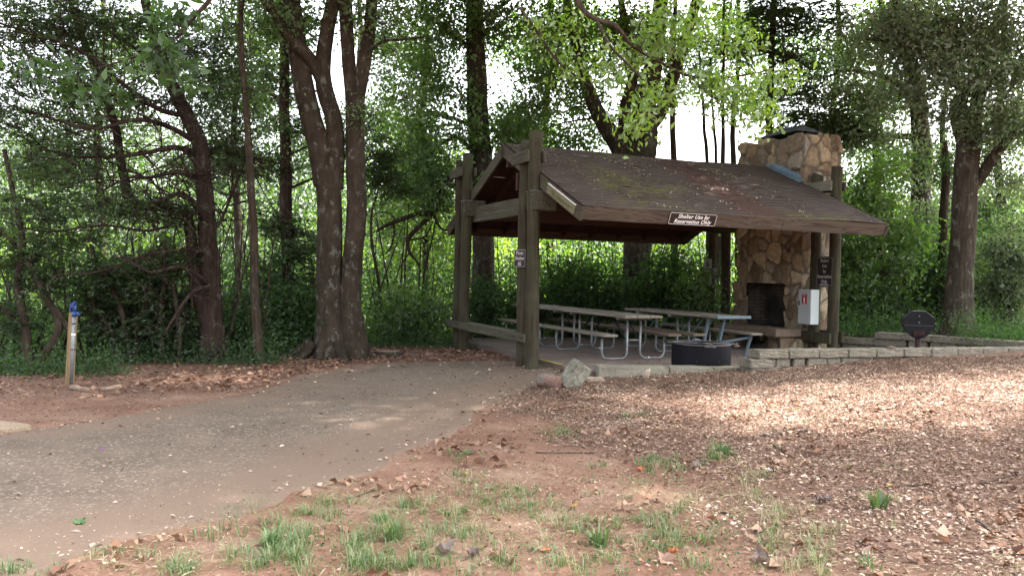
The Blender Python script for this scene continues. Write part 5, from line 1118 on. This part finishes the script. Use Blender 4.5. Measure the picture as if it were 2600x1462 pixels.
scatter_ground('path_debris', 'scattered leaves and chips on the asphalt path', L_CHIP, 9000, (-8, 1), (2.6, 13.5), lambda x, y: (~no_path(x, y))*(.10+.6*sstep(10.5, 12.5, y)+.25*sstep(-1.5, 0, x)+.9*np.exp(-((x-np.interp(y, ys, PRX))/.22)**2)+.7*np.exp(-((x-np.interp(y, ys, PLX))/.25)**2)), .042, 4, .45, .4, .018, .004)
scatter_ground('floor_leaves', 'few dry leaves lying on the shelter floor', L_DEAD, 500, (.8, 7), (12, 18), lambda x, y: ~not_slab(x, y)*.6, .05, 6, .6, .4, .01, .003, zf=lambda x, y: np.zeros(len(x)))
scatter_ground('dead_leaves', 'dark broken leaves lying between the grass in the foreground', L_DEAD, 5200, (-2.4, 4.5), (3.2, 9), lambda x, y: no_path(x, y)*(.1+.9*sstep(.35, .75, vnoise(x, y, 1.6, 31))), .062, 13, .6, .6, .012, .012, fold=.2)
scatter_ground('path_gravel', 'small loose stones and grit on the worn asphalt', L_CHIP, 30000, (-9, 1), (2.6, 12), lambda x, y: (~no_path(x, y))*(.1+.9*vnoise(x, y, 2.2, 33)), .012, 14, .8, .2, .014, .002, varc=(.62, .2))
scatter_ground('dry_straw', 'bent dry grass stalks lying flat in the foreground', L_GRASS, 16000, (-2.2, 3), (3.3, 6.6), lambda x, y: no_path(x, y)*(.05+.95*sstep(.4, .7, vnoise(x, y, 1.3, 41)))*(1-sstep(5.2, 6.6, y)), .085, 15, .035, .25, .012, .02, varc=(.8, .2))
# roof debris
rg = np.random.default_rng(77); n = 5200; u = rg.uniform(.2, 5.9, n); s_ = rg.uniform(.02, .97, n); d_ = np.exp(-((u-2.8)/1.7)**2)*sstep(.52, .85, vnoise(u, s_*3.2, 2.4, 6)); k = rg.uniform(0, 1, n) < d_*.95+.035; u, s_ = u[k], s_[k]; n = len(u)
vv = VM-HALF*s_; zz = RZ-(RZ-EZ)*s_+.022; C = np.stack([OX+u*CA-vv*SA, OY+u*SA+vv*CA, zz], -1); nrm = np.tile(np.array([math.sin(SL)*SA, -math.sin(SL)*CA, math.cos(SL)]), (n, 1))+rg.normal(0, .3, (n, 3))
ax_ = unit(np.cross(unit(nrm), rg.normal(0, 1, (n, 3)))); V, F = leaf_arrays(C, rg.uniform(.02, .07, n), .4, axis=ax_, nrm=nrm)
o = mesh_np('roof_leaves', V, F, L_CHIP, None, rg.uniform(.3, 1, n)); tag(o, 'dry leaves caught on the shingle roof', 'leaves', kind='stuff')
nb = NB()
for _ in range(100):
    u0 = rg.normal(2.7, 1.3); s0 = rg.uniform(.15, .85); a_ = rg.uniform(0, math.pi); L = rg.uniform(.08, .32); pts = []
    for tt in (-.5, 0, .5):
        uu = u0+math.cos(a_)*L*tt; s1 = s0+math.sin(a_)*L*tt*.28+rg.normal(0, .004); v1 = VM-HALF*s1; pts.append([OX+uu*CA-v1*SA, OY+uu*SA+v1*CA, RZ-(RZ-EZ)*s1+.028])
    nb.tube(np.array(pts), [.004, .005, .003], 4)
o = nb.build('roof_twigs', B_DRY, None); tag(o, 'thin fallen twigs lying on the shingle roof', 'twigs', kind='stuff')

def on_ground(x, y):
    z = -.05
    for _ in range(4): p = Pz(x, y, z); z = gzs(p[0], p[1])
    return p
def blades(C, n, h, rg, spread=.05, wd=.0035, lean=.5):
    th = rg.uniform(0, 2*math.pi, n); r = spread*np.sqrt(rg.uniform(0, 1, n)); b = C[None]+np.stack([np.cos(th)*r, np.sin(th)*r, np.zeros(n)], -1); H = h*rg.uniform(.45, 1.2, n)[:, None]
    d = np.stack([np.cos(th), np.sin(th), np.zeros(n)], -1)*(rg.uniform(.1, 1, n)*lean)[:, None]+rg.normal(0, .12, (n, 3)); s = unit(np.cross(d+np.array([0, 0, .01]), np.array([0, 0, 1.])))*wd*rg.uniform(.7, 1.5, n)[:, None]
    m_ = b+(np.array([0, 0, .6])+d*.25)*H; e = b+(np.array([0, 0, 1.])*(1-.35*np.linalg.norm(d, axis=1)[:, None])+d*.95)*H
    V = np.stack([b-s, b+s, m_+s*.8, m_-s*.8, e+s*.12, e-s*.12], 1).reshape(-1, 3); i_ = np.arange(n)[:, None]*6
    return V, np.concatenate([i_+np.array([0, 1, 2, 3]), i_+np.array([3, 2, 4, 5])])
rg = np.random.default_rng(5); nb = NB()
patches = [(700, 1385, 170, 40, 60, .085, .25), (1020, 1380, 160, 60, 60, .10, .2), (900, 1300, 220, 30, 46, .06, .4), (1180, 1300, 160, 50, 50, .075, .3), (1250, 1210, 160, 30, 22, .055, .3), (1500, 1340, 200, 60, 60, .075, .25), (1420, 1440, 260, 20, 46, .08, .3), (1650, 1300, 120, 60, 36, .07, .35),
           (1660, 1180, 90, 22, 24, .065, .3), (1830, 1155, 70, 18, 34, .07, .1), (1600, 1058, 45, 10, 18, .05, .05), (1440, 1095, 90, 14, 26, .04, .2), (1180, 1160, 90, 25, 16, .045, .2), (1950, 1250, 130, 70, 60, .085, .8), (2060, 1350, 120, 60, 40, .08, .85), (1800, 1400, 180, 50, 50, .085, .5),
           (2100, 1440, 120, 20, 20, .08, .6), (500, 1440, 140, 20, 26, .07, .5), (230, 1430, 100, 30, 16, .06, .7), (900, 1440, 250, 20, 44, .08, .3), (1350, 1260, 60, 40, 16, .07, .3), (1980, 1060, 200, 20, 10, .045, .5), (2300, 1090, 150, 20, 5, .05, .3), (60, 1450, 60, 12, 8, .06, .3)]
for (x, y, rx_, ry_, n, h, straw) in patches:
    for _ in range(int(n*1.9)):
        px, py = x+rg.normal(0, rx_*.6), min(1500, y+rg.normal(0, ry_*.65))
        if vnoise(np.array([px]), np.array([py*2.2]), .016, 12)[0] < rg.uniform(.3, .62): continue
        p = on_ground(px, py); st_ = rg.uniform() < straw; nn = rg.integers(5, 22)
        V, F = blades(p, nn, h*rg.uniform(.4, 1.35), rg, rg.uniform(.02, .09), .0013 if st_ else .0020, 1.9 if st_ else 1.6); v_ = np.clip(rg.normal(.9 if st_ else .32, .12)+rg.normal(0, .1, nn), 0, 1); nb.add(V, F, np.concatenate([v_, v_]))
o = nb.build('grass', L_GRASS, None); tag(o, 'sparse green and straw coloured grass growing in the red soil of the foreground', 'grass', kind='stuff')
# clover / small broad weeds
n = 900; pts = np.array([on_ground(a, b) for a, b in np.stack([rg.choice([760, 1250, 1560, 1760, 1850, 1500], n)+rg.normal(0, 90, n), np.clip(1400+rg.normal(0, 45, n), 1230, 1490)], -1)]); pts[:, 2] += rg.uniform(.01, .04, n)
V, F = leaf_arrays(pts, rg.uniform(.012, .024, n), .8, 1.5, 0, rg=rg); o = mesh_np('clover', V, F, L_DARK, None, rg.uniform(.3, 1, n)); tag(o, 'small round clover leaves among the foreground grass', 'clover', kind='stuff')
# single grass tufts that stand out
for i_, (x, y, n, h, wd, lab) in enumerate([(2232, 1290, 26, .15, .007, 'broad bladed green weed tuft standing alone on the mulch at right'), (1835, 1150, 60, .08, .003, 'bright lime green grass tuft near the middle of the clearing'),
        (1590, 1060, 46, .07, .003, 'small green grass tuft farthest back on the mulch edge'), (690, 1390, 46, .12, .006, 'coarse green tuft leaning over the asphalt edge'), (1000, 1370, 50, .14, .004, 'tall fresh green tuft in the left foreground grass'), (1520, 1385, 46, .13, .005, 'spreading green tuft in the centre foreground')]):
    p = on_ground(x, y); o = thing('grass_tuft', lab, 'grass tuft', p, 0, 'grass tufts'); V, F = blades(p, n, h, np.random.default_rng(200+i_), .05, wd, 1.1); mesh_np('blades', V, F, L_GRASS, o, np.tile(np.random.default_rng(i_).uniform(.05, .45, n), 2), world=True)
# single fallen leaves
def big_leaf(label, x, y, L, cols, seed, curl=.5, lobes=3, rz=None, name='fallen_leaf'):
    rg = np.random.default_rng(seed); p = on_ground(x, y); m, k = 15, 7; V = []
    for i in range(m):
        t_ = i/(m-1); w_ = math.sin(math.pi*min(1, t_*1.02))**.7*(.34+.13*math.cos(t_*lobes*2*math.pi+.6)) if 0 < i < m-1 else .02
        for j in range(k):
            s1 = (j/(k-1)-.5)*2; V.append((L*(t_-.5), L*w_*s1, L*(.35*curl*s1*s1*(.6+rg.normal(0, .2))+.25*curl*(2*t_-1)**2+rg.normal(0, .02+.05*curl*abs(s1)))+.012))
    F = [(i*k+j, (i+1)*k+j, (i+1)*k+j+1, i*k+j+1) for i in range(m-1) for j in range(k-1)]
    o = MB().add(V, F).build(name, leaf_mat('leaf_'+label.split()[0]+str(seed), [cols, tuple(min(1, c*1.4) for c in cols)], (1.2, 1.1, .8), .2, .05), smooth=True); o.location = p; o.rotation_euler = (rg.normal(0, .2), rg.normal(0, .2), rz if rz is not None else rg.uniform(0, 6)); tag(o, label, 'leaf')
BL = [('large crumpled grey brown leaf standing among the foreground grass', 1127, 1408, .115, (.17, .13, .12), 1.3), ('dark purple brown curled leaf right of the large crumpled leaf', 1200, 1415, .08, (.12, .08, .075), 1.1), ('reddish brown folded leaf at the bottom centre left', 1265, 1418, .08, (.26, .13, .09), 1.2),
      ('orange red curled leaf in the bottom foreground grass', 1708, 1408, .075, (.42, .14, .06), .9), ('flat orange leaf near the bottom edge, left of centre grass', 1388, 1402, .08, (.45, .17, .08), .3), ('small orange leaf caught in a tuft in mid clearing', 1625, 1196, .07, (.45, .15, .06), .7),
      ('yellow and brown leaf lying on bare red soil', 1458, 1292, .07, (.38, .22, .06), .8), ('single flat green leaf on the asphalt at lower left', 202, 1332, .10, (.05, .13, .035), .3), ('pale yellow green leaf at the soil edge of the path', 1180, 1206, .06, (.42, .40, .10), .5),
      ('whitish flat leaf lying right of the lime green tuft', 1950, 1198, .08, (.50, .46, .42), .4), ('dark curled leaf on bare soil at lower right', 2190, 1388, .075, (.09, .065, .06), .5), ('broad grey purple leaf upright near the bottom right of centre', 1935, 1425, .11, (.17, .12, .11), 1.1),
      ('crinkled lavender grey leaf behind the mid clearing tufts', 1765, 1186, .08, (.27, .22, .21), 1.2), ('grey tan leaf on grass in the centre foreground', 1655, 1335, .075, (.27, .22, .18), .5), ('tan leaf lying upright on the red soil left of centre', 1500, 1226, .06, (.33, .25, .2), .7), ('dark wide leaf on the mulch below the lone weed', 2090, 1275, .13, (.12, .08, .075), .7), ('yellow leaf on the mulch by the lone weed', 2260, 1236, .045, (.5, .38, .06), .5)]
for i_, (lab, x, y, L, c_, cu_) in enumerate(BL): big_leaf(lab, x, y, L, c_, 300+i_, cu_)
o = big_leaf('tiny purple petal scrap on the asphalt path at left', 259, 1142, .035, (.3, .02, .42), 400, .3, name='petal')
# sticks
for i_, (x0, y0, x1, y1, r, lab) in enumerate([(1930, 1108, 2062, 1094, .012, 'thick grey stick lying on the soil beside the mulch'), (1360, 1150, 1510, 1151, .006, 'long thin dark stick on the red soil'), (2150, 1247, 2350, 1230, .008, 'pale stick behind the lone weed tuft'), (2440, 1285, 2510, 1345, .010, 'curved brown stick at the far right foreground'), (2490, 1230, 2600, 1200, .009, 'tan stick at the right edge of the mulch'), (693, 1178, 762, 1168, .006, 'short twig on the middle of the asphalt path'), (1960, 1130, 2010, 1160, .008, 'bent dry stick above the straw coloured grass'), (880, 1268, 950, 1245, .006, 'brown twig at the edge of the asphalt in the foreground')]):
    a = on_ground(x0, y0); b_ = on_ground(x1, y1); a[2] += r; b_[2] += r; log_piece('stick', lab, a, b_, r, 500+i_, B_DRY)
